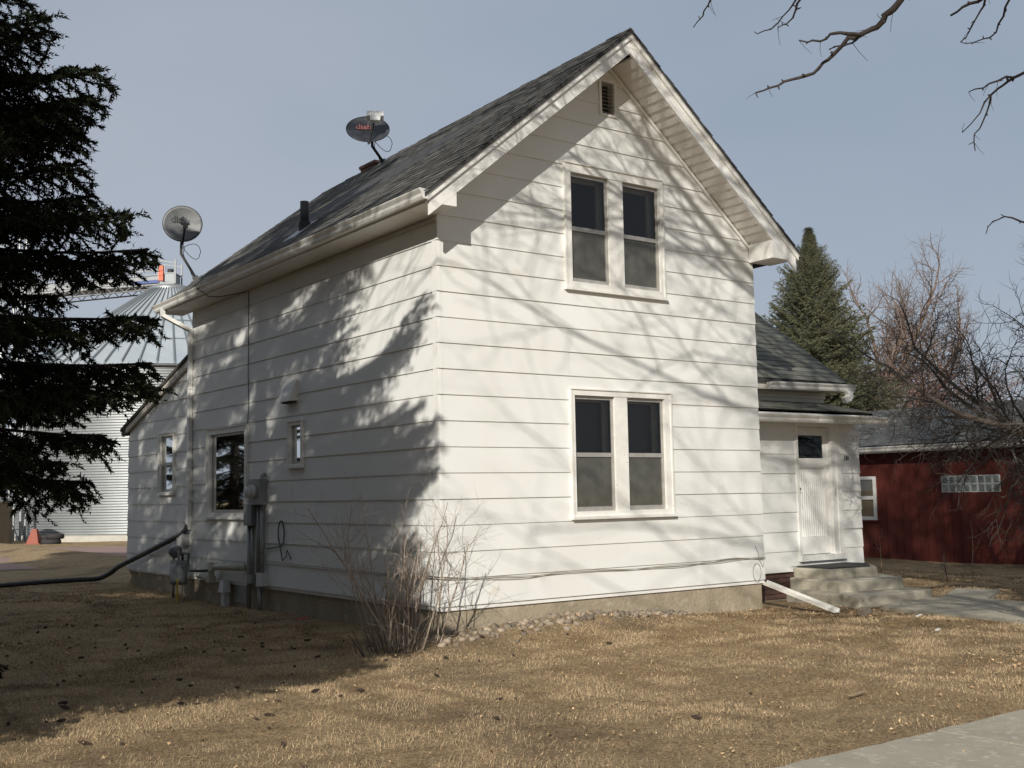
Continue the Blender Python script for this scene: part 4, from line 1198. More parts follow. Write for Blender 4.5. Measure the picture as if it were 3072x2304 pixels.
def put_branch(me, L0, parent, p, tip=None, az=0, pitch=0, L=1, roll=0, mn=.75):
    o = link('branch', me, parent)
    if tip is not None:
        d = Vector(tip) - Vector(p); L = d.length; az = math.atan2(d.y, d.x); pitch = math.asin(d.z / L) + .03
    s = L / L0
    o.matrix_basis = Matrix.Translation(p) @ Matrix.Rotation(az, 4, 'Z') @ Matrix.Rotation(-pitch, 4, 'Y') @ Matrix.Rotation(roll, 4, 'X') @ Matrix.Diagonal((s, max(mn, min(1.15, s)), max(mn, min(1.15, s)), 1))
    return o
def trunk_mesh(parent, base, H, r0, r1=.02, m='bark', name='trunk', n=12):
    b = MB(); base = Vector(base)
    pts = [base + Vector((.03 * math.sin(k * .9), .03 * math.cos(k * 1.3), -.1 + H * k / n)) for k in range(n + 1)]
    b.tube(pts, [r0 * (1 - k / n) ** .9 + r1 + (.08 * r0 / .25 if k == 0 else 0) for k in range(n + 1)], 12); return b.obj(name, m, parent, True)

TS = Vector((-7.85, -2.37, gz(-7.85, -2.37)))
spA = thing('spruce_tree', 'tall dark spruce with drooping branches filling the left edge', 'tree', TS, 'spruces left of the house')
trunk_mesh(spA, TS, 15.5, .26)
rs = random.Random(5)
def spruce_fill(parent, base, H, r0, zstart, heroes, rs, dens=.2, avoid=None, per=(5, 6, 6)):
    z = zstart; az = rs.uniform(0, 6)
    while z < H - .4:
        rr = r0 * (1 - max(0, (z - 2.2)) / (H - 1.9)) ** .66
        for k in range(rs.choice(per) - (3 if z > 5.6 and avoid else 0)):
            az += 2.39996 + rs.uniform(-.35, .35)
            L = rr * rs.uniform(.72, 1.06)
            a = (az + math.pi) % (2 * math.pi) - math.pi
            if avoid and z < 2.1 and -2.6 < a < .2: continue
            if avoid and avoid[0] < a < avoid[1] and avoid[2] < z < avoid[3]:
                L *= rs.uniform(.6, .82)
            if 6.0 < z < 9.8: L *= 1.2
            f = z / H
            pitch = R(-14 + 45 * f ** 1.3 + rs.uniform(-6, 6))
            if L > 2.4: put_branch(rs.choice(BIG), 3.6, parent, base + Vector((0, 0, z)), az=a, pitch=pitch, L=L, roll=rs.uniform(-.25, .25))
            else: put_branch(rs.choice(MED), 2.2, parent, base + Vector((0, 0, z)), az=a, pitch=pitch, L=L, roll=rs.uniform(-.25, .25))
        z += dens * rs.uniform(.7, 1.3) * (1 if z < 5.5 else 1.25)
    if avoid:
        for k in range(90):
            z = rs.uniform(1.3, 5.6); a = rs.uniform(-1.7, .6); L = r0 * rs.uniform(.42, .66) * (1 if z < 3.6 else .9)
            put_branch(rs.choice(BIG), 3.6, parent, base + Vector((0, 0, z)), az=a, pitch=R(rs.uniform(-12, 6)), L=L, roll=rs.uniform(-.5, .5))
    if avoid:
        for k in range(26):
            z = 2.9 + .17 * k
            put_branch(rs.choice(BIG), 3.6, parent, base + Vector((0, 0, z)), az=rs.uniform(-1.4, -.97), pitch=R(rs.uniform(-7, 5)), L=rs.uniform(3.2, 3.72) - .06 * max(0, z - 4.5), roll=rs.uniform(-.4, .4))
    for i, (tip, dz) in enumerate(heroes):
        tip = (base.x + (tip[0] - base.x) * .98, base.y + (tip[1] - base.y) * .98, tip[2] + (.14 if tip[2] < 1.8 else 0))
        put_branch(BIG[i % 4], 3.6, parent, (base.x, base.y, tip[2] + dz), tip=tip, roll=rs.uniform(-.2, .2))
heroes = [((-5.12, -3.98, 3.95), .1), ((-4.83, -3.99, 3.76), .15), ((-4.9, -3.80, 3.40), .2), ((-4.80, -3.77, 3.05), .3), ((-4.60, -3.79, 2.89), .35),
          ((-4.47, -3.80, 2.74), .5), ((-4.43, -3.73, 2.33), .5), ((-4.41, -3.69, 2.05), .6), ((-4.40, -3.69, 1.90), .7), ((-4.72, -3.62, 1.72), .8), ((-4.64, -3.60, 1.46), .9),
          ((-4.72, -3.55, 1.19), 1.05), ((-4.88, -3.5, 1.29), .8), ((-5.05, -3.3, 1.40), .7), ((-4.9, -3.0, 1.9), .6), ((-4.7, -2.7, 2.6), .5), ((-4.6, -2.3, 3.2), .4),
          ((-4.88, -3.97, 3.6), .1), ((-4.98, -3.9, 3.5), .0), ((-4.9, -3.85, 3.22), .1), ((-5.15, -3.9, 3.85), .0), ((-5.3, -3.9, 4.15), -.1), ((-5.2, -3.7, 3.65), .1), ((-5.3, -4.05, 3.3), .2), ((-5.25, -3.8, 2.6), .3), ((-5.2, -3.6, 3.0), .3), ((-5.4, -4.2, 3.75), .1),
          ((-5.3, -4.3, 2.2), .5), ((-5.5, -4.4, 3.1), .4), ((-5.4, -4.2, 1.8), .6)]
spruce_fill(spA, TS, 15.5, 3.75, .95, heroes, rs, avoid=(-1.6, .35, .5, 6.0))
b = MB(); b.lathe([(0, 0), (.02, .005), (.034, .04), (.03, .09), (.012, .13), (0, .135)], 10); b.xform(Matrix.Translation((-4.69, -3.77, 2.765)))
b.obj('hanging_cone', 'needle', spA, True)
TS2 = Vector((-10.0, 1.2, gz(-10, 1.2)))
spB = thing('spruce_tree', 'dark spruce standing further back beyond the left edge', 'tree', TS2, 'spruces left of the house')
trunk_mesh(spB, TS2, 13.0, .22)
spruce_fill(spB, TS2, 13.0, 3.6, 1.2, [], random.Random(9), dens=.26, per=(3, 4))
for (tx, ty), lb, sd in (((-9.0, 5.4), 'unseen spruce added beyond the left edge to dim the side wall', 51), ((-8.2, 9.9), 'unseen spruce added beyond the left edge to dim the lean-to wall', 52)):  # unseen spruces, added to block skylight from the side wall
    tv = Vector((tx, ty, gz(tx, ty)))
    sp_ = thing('spruce_tree', lb, 'tree', tv, 'spruces left of the house')
    trunk_mesh(sp_, tv, 13.0, .22)
    spruce_fill(sp_, tv, 13.0, 3.5, .7, [], random.Random(sd), dens=.3, per=(4, 5))
TS3 = Vector((-11.6, 33.5, gz(-6, 18)))
spD = thing('spruce_tree', 'spruce far back beyond the road, mirrored in the large side window', 'tree', TS3, 'spruces left of the house')
trunk_mesh(spD, TS3, 12.0, .22)
spruce_fill(spD, TS3, 12.0, 4.2, .8, [], random.Random(15), dens=.3, per=(3, 4))

# sunlit spruce behind the wing
FARB = [spruce_branch('branch', 2.0, 60 + i, sp=.17, tsp=.13, m=9, nl=.055, nw=.02, tw=(.12, .24), matn='needle_far', hang=.15, seclen=.42) for i in range(3)]
TF = Vector((19.25, 10.25, gz(19, 10)))
spC = thing('spruce_tree', 'broad sunlit green spruce rising behind the side wing roof', 'tree', TF)
trunk_mesh(spC, TF, 8.0, .2)
rs = random.Random(21); z = 1.2; az = 0; H = 9.0
while z < H - .04:
    rr = 3.55 * max(.015, 1 - z / H) ** .84 * rs.uniform(.9, 1.12)
    for k in range(9):
        az += 2.39996 + rs.uniform(-.4, .4); L = max(.11, rr * rs.uniform(.74, 1.12))
        put_branch(rs.choice(FARB), 2.0, spC, TF + Vector((0, 0, z)), az=az, pitch=R(10 + 62 * (z / H) ** 3 + rs.uniform(-10, 10)), L=L, roll=rs.uniform(-.4, .4), mn=.22)
    z += .125 if z < 7 else .075

# bare trees
def grow(prm, base, seed, dir0=(0, 0, 1), L0=None, r0=None):
    rng = np.random.default_rng(seed)
    out = [[] for _ in range(prm['levels'])]
    def rec(p, d, L, r, lev):
        n = prm['seg'][lev]
        P = [np.array(p, float)]; dd = np.array(d, float)
        for i in range(n):
            dd = dd + rng.normal(0, prm['wander'][lev], 3) + np.array([0, 0, prm['trop'][lev]]) / n
            dd /= np.linalg.norm(dd); P.append(P[-1] + dd * L / n)
        P = np.array(P); last = lev == prm['levels'] - 1
        if lev and P[:, 2].min() < prm.get('zmin', -9): return
        rend = r * prm['taper'][lev]
        rad = np.linspace(r, rend, n + 1)
        out[lev].append((P, rad, 8 if r > .06 else (5 if r > .015 else 3)))
        if last: return
        nc = prm['nchild'][lev]; nc = int(round(nc * (.75 + .5 * rng.random()) * min(1.3, max(.4, 1))))
        az = rng.random() * 6.28
        t0 = prm['t0'][lev]
        for c in range(nc):
            t = t0 + (1 - t0) * (c + rng.random() * .8) / nc; t = min(t, .995)
            k = min(n - 1, int(t * n)); f = t * n - k
            q = P[k] * (1 - f) + P[k + 1] * f
            ax = P[k + 1] - P[k]; ax /= np.linalg.norm(ax)
            ref = np.array([0, 0, 1.]) if abs(ax[2]) < .9 else np.array([1., 0, 0])
            A = np.cross(ax, ref); A /= np.linalg.norm(A); B = np.cross(ax, A)
            az += 2.4 + rng.normal(0, .5)
            an = R(prm['angle'][lev] + rng.normal(0, 9))
            cd = ax * math.cos(an) + (A * math.cos(az) + B * math.sin(az)) * math.sin(an)
            cl = L * prm['ratio'][lev] * (1.15 - prm.get('dec', .6) * (t - t0) / (1 - t0 + 1e-6)) * (.7 + .6 * rng.random())
            cr = min(rad[k] * .8, max(prm['rmin'], (r + (rend - r) * t) * prm['rr'][lev]))
            rec(q, cd, cl, cr, lev + 1)
        if prm.get('leader', True) and lev < prm['levels'] - 1:
            rec(P[-1], dd, L * prm['ratio'][lev] * .8, rend, lev + 1)
    rec(base, dir0, L0 or prm['L0'], r0 or prm['r0'], 0)
    return out
def bare_tree(name, label, cat, base, prm, seed, wood, twig, group=None, dir0=(0, 0, 1), tlev=1, clip=None, sc_=None):
    base = Vector(base)
    t = thing(name, label, cat, base, group)
    lv = grow(prm, base, seed, dir0)
    V, F = tubes([q for l in lv[:tlev] for q in l]); link('trunk', np_mesh('trunk', V, F, wood, True), t)
    mid = [q for l in lv[tlev:tlev + 1] for q in l]
    if mid: V, F = tubes(mid); link('limbs', np_mesh('limbs', V, F, wood, True), t)
    rest = [q for l in lv[tlev + 1:] for q in l]
    if rest: V, F = tubes(rest); link('twigs', np_mesh('twigs', V, F, twig), t)
    return t
PR_ELM = dict(levels=5, L0=5.2, r0=.26, seg=[6, 7, 6, 5, 3], wander=[.05, .10, .13, .16, .2], trop=[.1, .22, .15, .1, .05], taper=[.6, .35, .35, .35, .4],
              nchild=[5, 7, 7, 6, 0], t0=[.5, .25, .2, .15, 0], angle=[42, 45, 45, 45, 0], ratio=[.95, .55, .5, .45, 0], rr=[.55, .5, .5, .5, 0], rmin=.006, dec=.4)
PR_COT = dict(levels=5, L0=5.0, r0=.30, seg=[5, 7, 6, 5, 3], wander=[.05, .10, .12, .14, .18], trop=[.1, .45, .35, .2, .1], taper=[.7, .35, .35, .35, .4],
              nchild=[5, 8, 8, 7, 0], t0=[.45, .2, .15, .15, 0], angle=[34, 38, 40, 42, 0], ratio=[.9, .5, .48, .45, 0], rr=[.6, .5, .5, .5, 0], rmin=.011, dec=.4)
bare_tree('cottonwood_tree', 'large bare brown tree rising behind the red garage', 'tree', (28.9, 14.9, gz(28, 15)), dict(PR_COT, L0=3.4, r0=.28, ratio=[1.45, .5, .48, .45, 0], rr=[.75, .55, .55, .55, 0], angle=[40, 42, 42, 44, 0], nchild=[7, 10, 9, 8, 0], trop=[.1, .42, .22, .12, .05], wander=[.06, .16, .18, .2, .22]), 18, 'bark_brown', 'twig_brown')
bare_tree('cottonwood_tree', 'faint bare tree in the gap between house wall and green spruce', 'tree', (27.5, 23.6, gz(27, 23)), dict(PR_COT, L0=4.6), 14, 'bark_brown', 'twig_red')
PR_SHR = dict(levels=5, L0=1.5, r0=.09, seg=[4, 6, 5, 4, 3], wander=[.06, .12, .15, .18, .2], trop=[.1, .2, .15, .1, .05], taper=[.7, .4, .4, .4, .4],
              nchild=[8, 9, 9, 8, 0], t0=[.2, .15, .1, .1, 0], angle=[50, 42, 42, 42, 0], ratio=[1.5, .55, .5, .45, 0], rr=[.5, .5, .5, .5, 0], rmin=.008, dec=.4)
bare_tree('plum_thicket', 'dense red-brown leafless thicket behind the garage roof', 'shrub', (27.0, 11.6, gz(27, 11)), dict(PR_SHR, L0=2.5, ratio=[1.2, .55, .5, .45, 0]), 31, 'bark_brown', 'twig_red')
bare_tree('plum_thicket', 'low red-brown thicket left of the garage roof beside the green spruce', 'shrub', (25.2, 13.4, gz(27, 13)), dict(PR_SHR, L0=2.3, ratio=[1.2, .55, .5, .45, 0]), 37, 'bark_brown', 'twig_red')
PR_CRAB = dict(levels=5, L0=2.05, r0=.16, seg=[4, 8, 7, 6, 4], wander=[.08, .15, .2, .24, .28], trop=[.1, .22, .06, .0, .0], taper=[.8, .3, .3, .35, .4],
               nchild=[9, 13, 10, 8, 0], t0=[.62, .18, .1, .1, 0], angle=[60, 50, 50, 52, 0], ratio=[1.42, .44, .46, .42, 0], rr=[.55, .48, .5, .55, 0], rmin=.0075, dec=.4)
bare_tree('crabapple_tree', 'gnarled dark leafless tree reaching in from the right edge before the garage', 'tree', (9.0, -3.2, gz(9, -3)), PR_CRAB, 45, 'bark_grey', 'twig_dark')

# overhanging branches at top right, all on one street tree whose trunk stands right of the view
HANG = [[[[-1.762,-7.383,3.867],[-1.749,-7.303,3.798],[-1.746,-7.221,3.742],[-1.746,-7.15,3.702],[-1.737,-7.101,3.673],[-1.744,-7.034,3.65],[-1.756,-6.969,3.638],[-1.775,-6.905,3.642],[-1.77,-6.851,3.607],[-1.78,-6.769,3.558],[-1.785,-6.705,3.527],[-1.804,-6.63,3.505],[-1.83,-6.559,3.502],[-1.859,-6.478,3.484],[-1.891,-6.398,3.473],[-1.903,-6.348,3.472]],0.02,0.004],[[[-1.756,-6.969,3.638],[-1.929,-7.014,3.587],[-1.923,-6.938,3.619],[-1.904,-6.859,3.619],[-1.908,-6.766,3.641],[-1.91,-6.68,3.67]],0.011,0.004],[[[-1.756,-6.969,3.638],[-1.804,-6.95,3.588],[-1.771,-6.852,3.611],[-1.742,-6.749,3.633]],0.007,0.003],[[[-1.807,-6.019,4.285],[-1.773,-5.902,4.224],[-1.737,-5.811,4.194],[-1.695,-5.734,4.178],[-1.665,-5.647,4.163]],0.006,0.003],[[[-1.68,-6.56,4.12],[-1.62,-6.466,4.053],[-1.57,-6.393,4.033],[-1.535,-6.288,3.989],[-1.512,-6.206,4.003]],0.008,0.003],[[[-1.677,-6.488,4.05],[-1.64,-6.428,4.033],[-1.61,-6.328,4.007],[-1.585,-6.217,3.972],[-1.586,-6.104,3.98]],0.006,0.003],[[[-0.739,-7.18,4.116],[-0.686,-7.074,4.061],[-0.626,-7.004,4.032],[-0.571,-6.902,3.97],[-0.526,-6.805,3.932]],0.008,0.003],[[[-0.424,-7.155,4.208],[-0.38,-7.053,4.146],[-0.322,-6.978,4.084],[-0.271,-6.895,4.022],[-0.253,-6.796,4.017],[-0.257,-6.675,4.026]],0.008,0.003],[[[-0.286,-7.28,3.755],[-0.293,-7.161,3.722],[-0.292,-7.069,3.701],[-0.285,-7.0,3.694],[-0.278,-6.92,3.669],[-0.273,-6.834,3.634],[-0.235,-6.803,3.598],[-0.202,-6.721,3.49],[-0.184,-6.656,3.448],[-0.13,-6.623,3.354]],0.011,0.003],[[[-0.273,-6.834,3.634],[-0.329,-6.789,3.521],[-0.264,-6.622,3.454]],0.006,0.003],[[[-0.285,-7.0,3.694],[-0.426,-6.975,3.652],[-0.388,-6.856,3.651],[-0.357,-6.738,3.667]],0.007,0.003],[[[-1.366,-7.551,3.785],[-1.33,-7.466,3.791],[-1.288,-7.385,3.787],[-1.269,-7.278,3.799],[-1.235,-7.187,3.794]],0.012,0.006],[[[1.339,-6.216,3.127],[1.332,-6.084,3.19],[1.329,-5.959,3.253],[1.352,-5.851,3.241],[1.399,-5.757,3.163]],0.008,0.003]]
TO = Vector((-1.26, -10.16, gz(-1.2, -10.2)))
ot = thing('overhanging_tree', 'bare street tree whose knobbly branches hang into the top right sky', 'tree', TO)
rngh = np.random.default_rng(77)
lvA = grow(dict(PR_ELM, zmin=6.3, L0=8.4, r0=.25, rr=[.55, .55, .58, .6, 0], rmin=.009, ratio=[.98, .55, .5, .45, 0], trop=[.05, .16, .1, .1, .05], angle=[54, 48, 46, 45, 0], nchild=[16, 11, 9, 7, 0], t0=[.8, .2, .2, .15, 0], wander=[.03, .13, .15, .17, .2]), tuple(TO), 3)
trl = list(lvA[0])
hang = []
for i, (P, r0, r1) in enumerate(HANG):
    if i not in (1, 2, 5, 9, 10): lines = []; hang.append(lines)
    P = np.array(P, float)
    # jitter: knobbly twigs
    J = [P[0]]
    for a_, c_ in zip(P[:-1], P[1:]): J += [(a_ + c_) / 2 + rngh.normal(0, .006, 3), c_]
    J = np.array(J); rad = np.linspace(r0, r1, len(J)) * (1 + .25 * (rngh.random(len(J)) - .3))
    lines.append((J, rad, 6))
    for q, rq in zip(J[2:], rad[2:]):      # spurs and buds
        if rngh.random() < .55:
            d = rngh.normal(0, 1, 3); d /= np.linalg.norm(d); l_ = .012 + .03 * rngh.random()
            lines.append((np.array([q, q + d * l_ * .6, q + d * l_]), np.array([rq * .8, rq * .75 + .001, .0015]), 4))
        if rngh.random() < .28:
            d = rngh.normal(0, .5, 3) + np.array([0, 0, -.6]); d /= np.linalg.norm(d); l_ = .05 + .08 * rngh.random()
            lines.append((np.array([q, q + d * l_ * .5 + [0, .004, 0], q + d * l_ + [.006, 0, 0]]), np.array([.002, .0016, .001]), 3))
    if i in (0, 3, 4, 6, 7, 8, 11, 12):    # limb from the trunk out to this branch, above and outside the view
        e = P[0]; dirv = (P[0] - P[1]) / np.linalg.norm(P[0] - P[1])
        s0 = np.array(TO + Vector((-.03, .05, 4.3 + .22 * (i % 5))))
        q = np.linspace(0, 1, 10)[:, None]
        c1 = s0 + np.array([.1, .7, 1.6]); c2 = e + dirv * .9 + np.array([0, 0, .6])
        Bz = (1 - q) ** 3 * s0 + 3 * (1 - q) ** 2 * q * c1 + 3 * (1 - q) * q * q * c2 + q ** 3 * e
        trl.append((Bz, np.linspace(.032, r0, 10), 8))
V, F = tubes(trl); link('trunk', np_mesh('trunk', V, F, 'bark_grey', True), ot)
for lines in hang:
    V, F = tubes(lines); link('hanging_branch', np_mesh('hanging_branch', V, F, 'twig_hang', True), ot)
V, F = tubes(lvA[1]); link('limbs', np_mesh('limbs', V, F, 'bark_grey', True), ot)
V, F = tubes([q for l in lvA[2:] for q in l]); link('twigs', np_mesh('twigs', V, F, 'twig_dark'), ot)

# ---- shrub at the house corner
bush = thing('corner_shrub', 'leafless multi-stemmed shrub growing at the near corner of the house', 'shrub', (-.72, -.38, gz(-.7, -.4)))
PR_BUSH = dict(levels=4, L0=1.0, r0=.011, seg=[7, 5, 4, 3], wander=[.09, .14, .18, .2], trop=[.18, .12, .08, 0], taper=[.35, .4, .4, .5],
               nchild=[5, 3, 2, 0], t0=[.3, .2, .2, 0], angle=[38, 42, 45, 0], ratio=[.42, .5, .5, 0], rr=[.5, .6, .7, 0], rmin=.0022, dec=.5, leader=False)
rs = random.Random(12); stems = []; allt = []
for i in range(26):
    a = rs.uniform(0, 6.28); rr = rs.uniform(0, .38)
    px, py = -.72 + rr * math.cos(a) * 1.15, -.36 + rr * math.sin(a) * .8
    lean = rs.uniform(.05, .75) if i > 9 else rs.uniform(.05, .4)
    d = Vector((math.cos(a) * lean + rs.uniform(-.15, .15), math.sin(a) * lean * .8 + rs.uniform(-.15, .15), 1)).normalized()
    L = rs.uniform(.55, 1.25) if i > 9 else rs.uniform(1.2, 1.75)
    lv = grow(PR_BUSH, (px, py, gz(px, py) - .03), 300 + i, tuple(d), L, rs.uniform(.008, .016))
    stems += lv[0]; allt += [q for l in lv[1:] for q in l]
V, F = tubes(stems); link('stems', np_mesh('stems', V, F, 'twig_bush', True), bush)
V, F = tubes(allt); link('twigs', np_mesh('twigs', V, F, 'twig_bush'), bush)
short = []
for i in range(36):
    a = rs.uniform(0, 6.28); rr = rs.uniform(.0, .42); px, py = -.95 + rr * math.cos(a), -.5 + rr * math.sin(a) * .8
    d = np.array([math.cos(a) * .5 + rs.uniform(-.3, .3), math.sin(a) * .5 + rs.uniform(-.3, .3), 1.]); d /= np.linalg.norm(d); l_ = rs.uniform(.12, .45)
    p0 = np.array([px, py, gz(px, py) - .02]); short.append((np.array([p0, p0 + d * l_ * .5 + [rs.uniform(-.02, .02), rs.uniform(-.02, .02), 0], p0 + d * l_]), np.array([.007, .0055, .0035]), 5))
V, F = tubes(short); link('cut_stubs', np_mesh('cut_stubs', V, F, 'bark_grey'), bush)

# ---- dry stalks between the house and the garage
for i, (x, y, h, lab) in enumerate(((15.1, 5.95, .75, 'branched dry weed against the red garage below its window'), (11.7, 2.85, .85, 'pale straight dry stalk just right of the steps'),
                                   (10.9, 2.8, .62, 'short leaning dry stalk nearest the porch corner'), (12.3, 1.35, 1.0, 'tall thin dry stalk standing alone near the garage'), (10.6, .75, .55, 'broken brown dead plant beside the path'))):
    lv = grow(dict(PR_BUSH, levels=3, seg=[7, 4, 3], nchild=[(8 if i in (0, 4) else 2), 3, 0], wander=[.04, .15, .2]), (x, y, gz(x, y) - .02), 500 + i, (rs.uniform(-.15, .15), rs.uniform(-.15, .15), 1), h * .85, .014)
    V, F = tubes([q for l in lv for q in l]); o = link('dry_stalk', np_mesh('dry_stalk', V, F, 'twig_dark' if i == 4 else 'stalk'), None)
    tag(o, lab, 'dead plant', 'dry stalks beside the garage')

# ================================================================== THINGS ON THE HOUSE
def text_on(parent, s, size, m, mtx, name='lettering'):
    me = text_mesh(s, size, m, .002); o = link(name, me, parent); o.matrix_basis = mtx; return o
def dish(name, label, center, normal, w, h, face, letter, lnb_m, mast_base, foot, knee, lnb_off, bodysz):
    center = Vector(center); n = Vector(normal).normalized()
    rgt = Vector((0, 0, 1)).cross(n).normalized(); up = n.cross(rgt)
    mt = Matrix((rgt, up, n)).transposed().to_4x4(); mt.translation = center
    t = thing(name, label, 'satellite dish', mast_base, 'satellite dishes on the roof')
    b = MB(); prof = []
    N = 40; Kk = 8
    for k in range(Kk + 1):
        r = k / Kk
        for i in range(N):
            q = 2 * math.pi * i / N; b.v.append(tuple(mt @ Vector((r * w / 2 * math.cos(q), r * h / 2 * math.sin(q), .055 * r * r - .055))))
    for k in range(Kk):
        for i in range(N): b.f.append((k * N + i, k * N + (i + 1) % N, (k + 1) * N + (i + 1) % N, (k + 1) * N + i))
    off0 = len(b.v)
    for k in range(Kk + 1):
        r = k / Kk
        for i in range(N):
            q = 2 * math.pi * i / N; b.v.append(tuple(mt @ Vector((r * (w / 2 + .004) * math.cos(q), r * (h / 2 + .004) * math.sin(q), .055 * r * r - .067))))
    for k in range(Kk):
        for i in range(N): b.f.append((off0 + k * N + i, off0 + (k + 1) * N + i, off0 + (k + 1) * N + (i + 1) % N, off0 + k * N + (i + 1) % N))
    for i in range(N): b.f.append((Kk * N + i, Kk * N + (i + 1) % N, off0 + Kk * N + (i + 1) % N, off0 + Kk * N + i))
    b.obj('reflector', face, t, True)
    b = MB(); b.tube([mt @ Vector((w / 2 * math.cos(q), h / 2 * math.sin(q), -.004)) for q in [2 * math.pi * k / 40 for k in range(41)]], .006, 6); b.obj('rim', 'black', t, True)
    # back bracket and mast
    b = MB(); b.tube([mt @ Vector((0, -.02, -.07)), mt @ Vector((0, -.05, -.16))], .05, 10); b.obj('bracket', 'black', t)
    b = MB(); b.tube([mt @ Vector((0, -.03, -.15)), Vector(knee) + Vector((0, 0, .12)), Vector(knee), Vector(knee).lerp(Vector(foot), .25), Vector(foot)], .022, 10); b.obj('mast', 'grey_metal' if face == 'dish_light' else 'black', t, True)
    b = MB(); fp = Vector(foot); nn = Vector((-.8, 0, 1)).normalized(); q = nn.to_track_quat('Z', 'Y').to_matrix().to_4x4()
    b.lathe([(0, -.01), (.11, -.01), (.11, .008), (.05, .012), (.05, .05), (0, .05)], 16); b.xform(Matrix.Translation(fp) @ q); b.obj('foot', 'grey_metal', t)
    # feed arm and feed
    a0 = mt @ Vector((lnb_off[0] * .1, -h / 2 - .03, -.02)); a1 = mt @ Vector(lnb_off)
    b = MB(); b.tube([mt @ Vector((0, -.08, -.1)), a0, a0.lerp(a1, .7), a1], .016, 8); b.obj('feed_arm', 'black', t)
    m2 = mt.copy(); m2.translation = a1
    b = MB(); bw, bh, bd = bodysz
    b.box(-bw / 2, bw / 2, -.02, bh * .45, -bd, bd); b.hexa([(-bw * .28, -bh * .5, -bd * .6), (bw * .28, -bh * .5, -bd * .6), (bw * .28, -bh * .5, bd * .6), (-bw * .28, -bh * .5, bd * .6), (-bw * .32, -.02, -bd * .9), (bw * .32, -.02, -bd * .9), (bw * .32, -.02, bd * .9), (-bw * .32, -.02, bd * .9)])
    b.xform(m2); f = b.obj('feed', lnb_m, t)
    b = MB(); b.tube([m2 @ Vector((-bw * .2, bh * .2, -bd)), m2 @ Vector((-bw * .2, bh * .2, -bd - .05))], .028, 12); b.tube([m2 @ Vector((bw * .2, bh * .2, -bd)), m2 @ Vector((bw * .2, bh * .2, -bd - .05))], .028, 12); b.obj('feed_horn', 'lnb_grey', f)
    text_on(t, 'dish', .15, letter, mt @ Matrix.Translation((-.06, .075, -.034)))
    # loose cable
    b = MB(); k0 = Vector(knee) + Vector((0, 0, .1))
    pts = []
    for i in range(22):
        q = i / 21
        pts.append(k0 + rgt * (.28 * math.sin(q * math.pi) * (1 if q < .5 else .95) + .02) + Vector((0, 0, .12 * math.sin(q * 6.28) - .08 * math.sin(q * math.pi))))
    b.tube(pts, .005, 5); b.tube([mt @ Vector((0, -h / 2 - .02, -.04)), k0 + rgt * .05, Vector(knee) + rgt * .03, Vector(foot) + rgt * -.05 + Vector((0, 0, .01))], .006, 5); b.obj('cable', 'black', t)
    return t
dish('satellite_dish', 'light grey round satellite dish above the rear eave by the spruce', (-.50, 6.62, 5.53), (-.37, -.92, .06), .60, .58, 'dish_light', 'black_letter', 'lnb_grey',
     (-.12, 7.0, 4.73), (-.12, 7.0, 4.745), (-.46, 6.78, 5.08), (.05, -.07, .28), (.13, .16, .05))
dish('satellite_dish', 'dark charcoal satellite dish tilted upwards near the roof ridge', (1.33, 3.95, 6.66), (-.42, -.74, .52), .64, .56, 'dish_dark', 'red_letter', 'lnb',
     (1.81, 4.32, 6.30), (1.81, 4.32, 6.315), (1.46, 4.05, 6.44), (.11, .0, .22), (.25, .19, .05))

# electric service: meter socket, panel, conduits
em = thing('electric_meter', 'grey electric meter box with glass dial and conduits on the side wall', 'electric meter', (-.1, 4.8, gz(-.1, 4.8)))
b = MB(); b.box(-.14, -.012, 4.50, 4.86, 1.12, 1.48); b.obj('meter_box', 'meter', em)
b = MB(); b.tube([(-.13, 4.68, 1.30), (-.20, 4.68, 1.30)], .095, 18); b.tube([(-.20, 4.68, 1.30), (-.26, 4.68, 1.30), (-.275, 4.68, 1.30)], [.08, .078, .05], 18); b.obj('dial', 'lnb', em, True)
b = MB(); b.box(-.13, -.012, 4.78, 5.06, .82, 1.12); b.box(-.135, -.12, 4.77, 5.07, 1.09, 1.13); b.obj('breaker_box', 'gas', em)
for yy, za, zb, r_ in ((4.57, -.1, 1.12, .032), (4.70, .12, 1.12, .026), (4.90, -.05, .82, .026), (5.02, -.4, .82, .03)):
    b = MB(); b.tube([(-.06, yy, za), (-.06, yy, zb)], r_, 10); b.obj('conduit', 'grey_metal', em, True)
b = MB(); b.tube([(-.06, 4.57, 1.48), (-.06, 4.57, 1.52), (-.02, 4.57, 1.56)], .03, 8); b.obj('conduit_elbow', 'grey_metal', em)
b = MB(); b.box(-.11, -.012, 4.47, 4.66, -.02, .16); b.obj('junction_box', 'lnb', em)
b = MB(); b.box(-.10, -.012, 4.86, 5.0, .0, .12); b.obj('junction_box', 'meter', em)
b = MB(); b.tube([(-.06, 4.64, -.45), (-.06, 4.64, .0)], .03, 10); b.obj('conduit', 'grey_metal', em, True)
b = MB(); b.tube([(-.03, 5.06, 1.0), (-.05, 5.09, .7), (-.03, 5.1, .4), (-.05, 5.07, .2)], .008, 6); b.obj('ground_wire', 'cable', em)
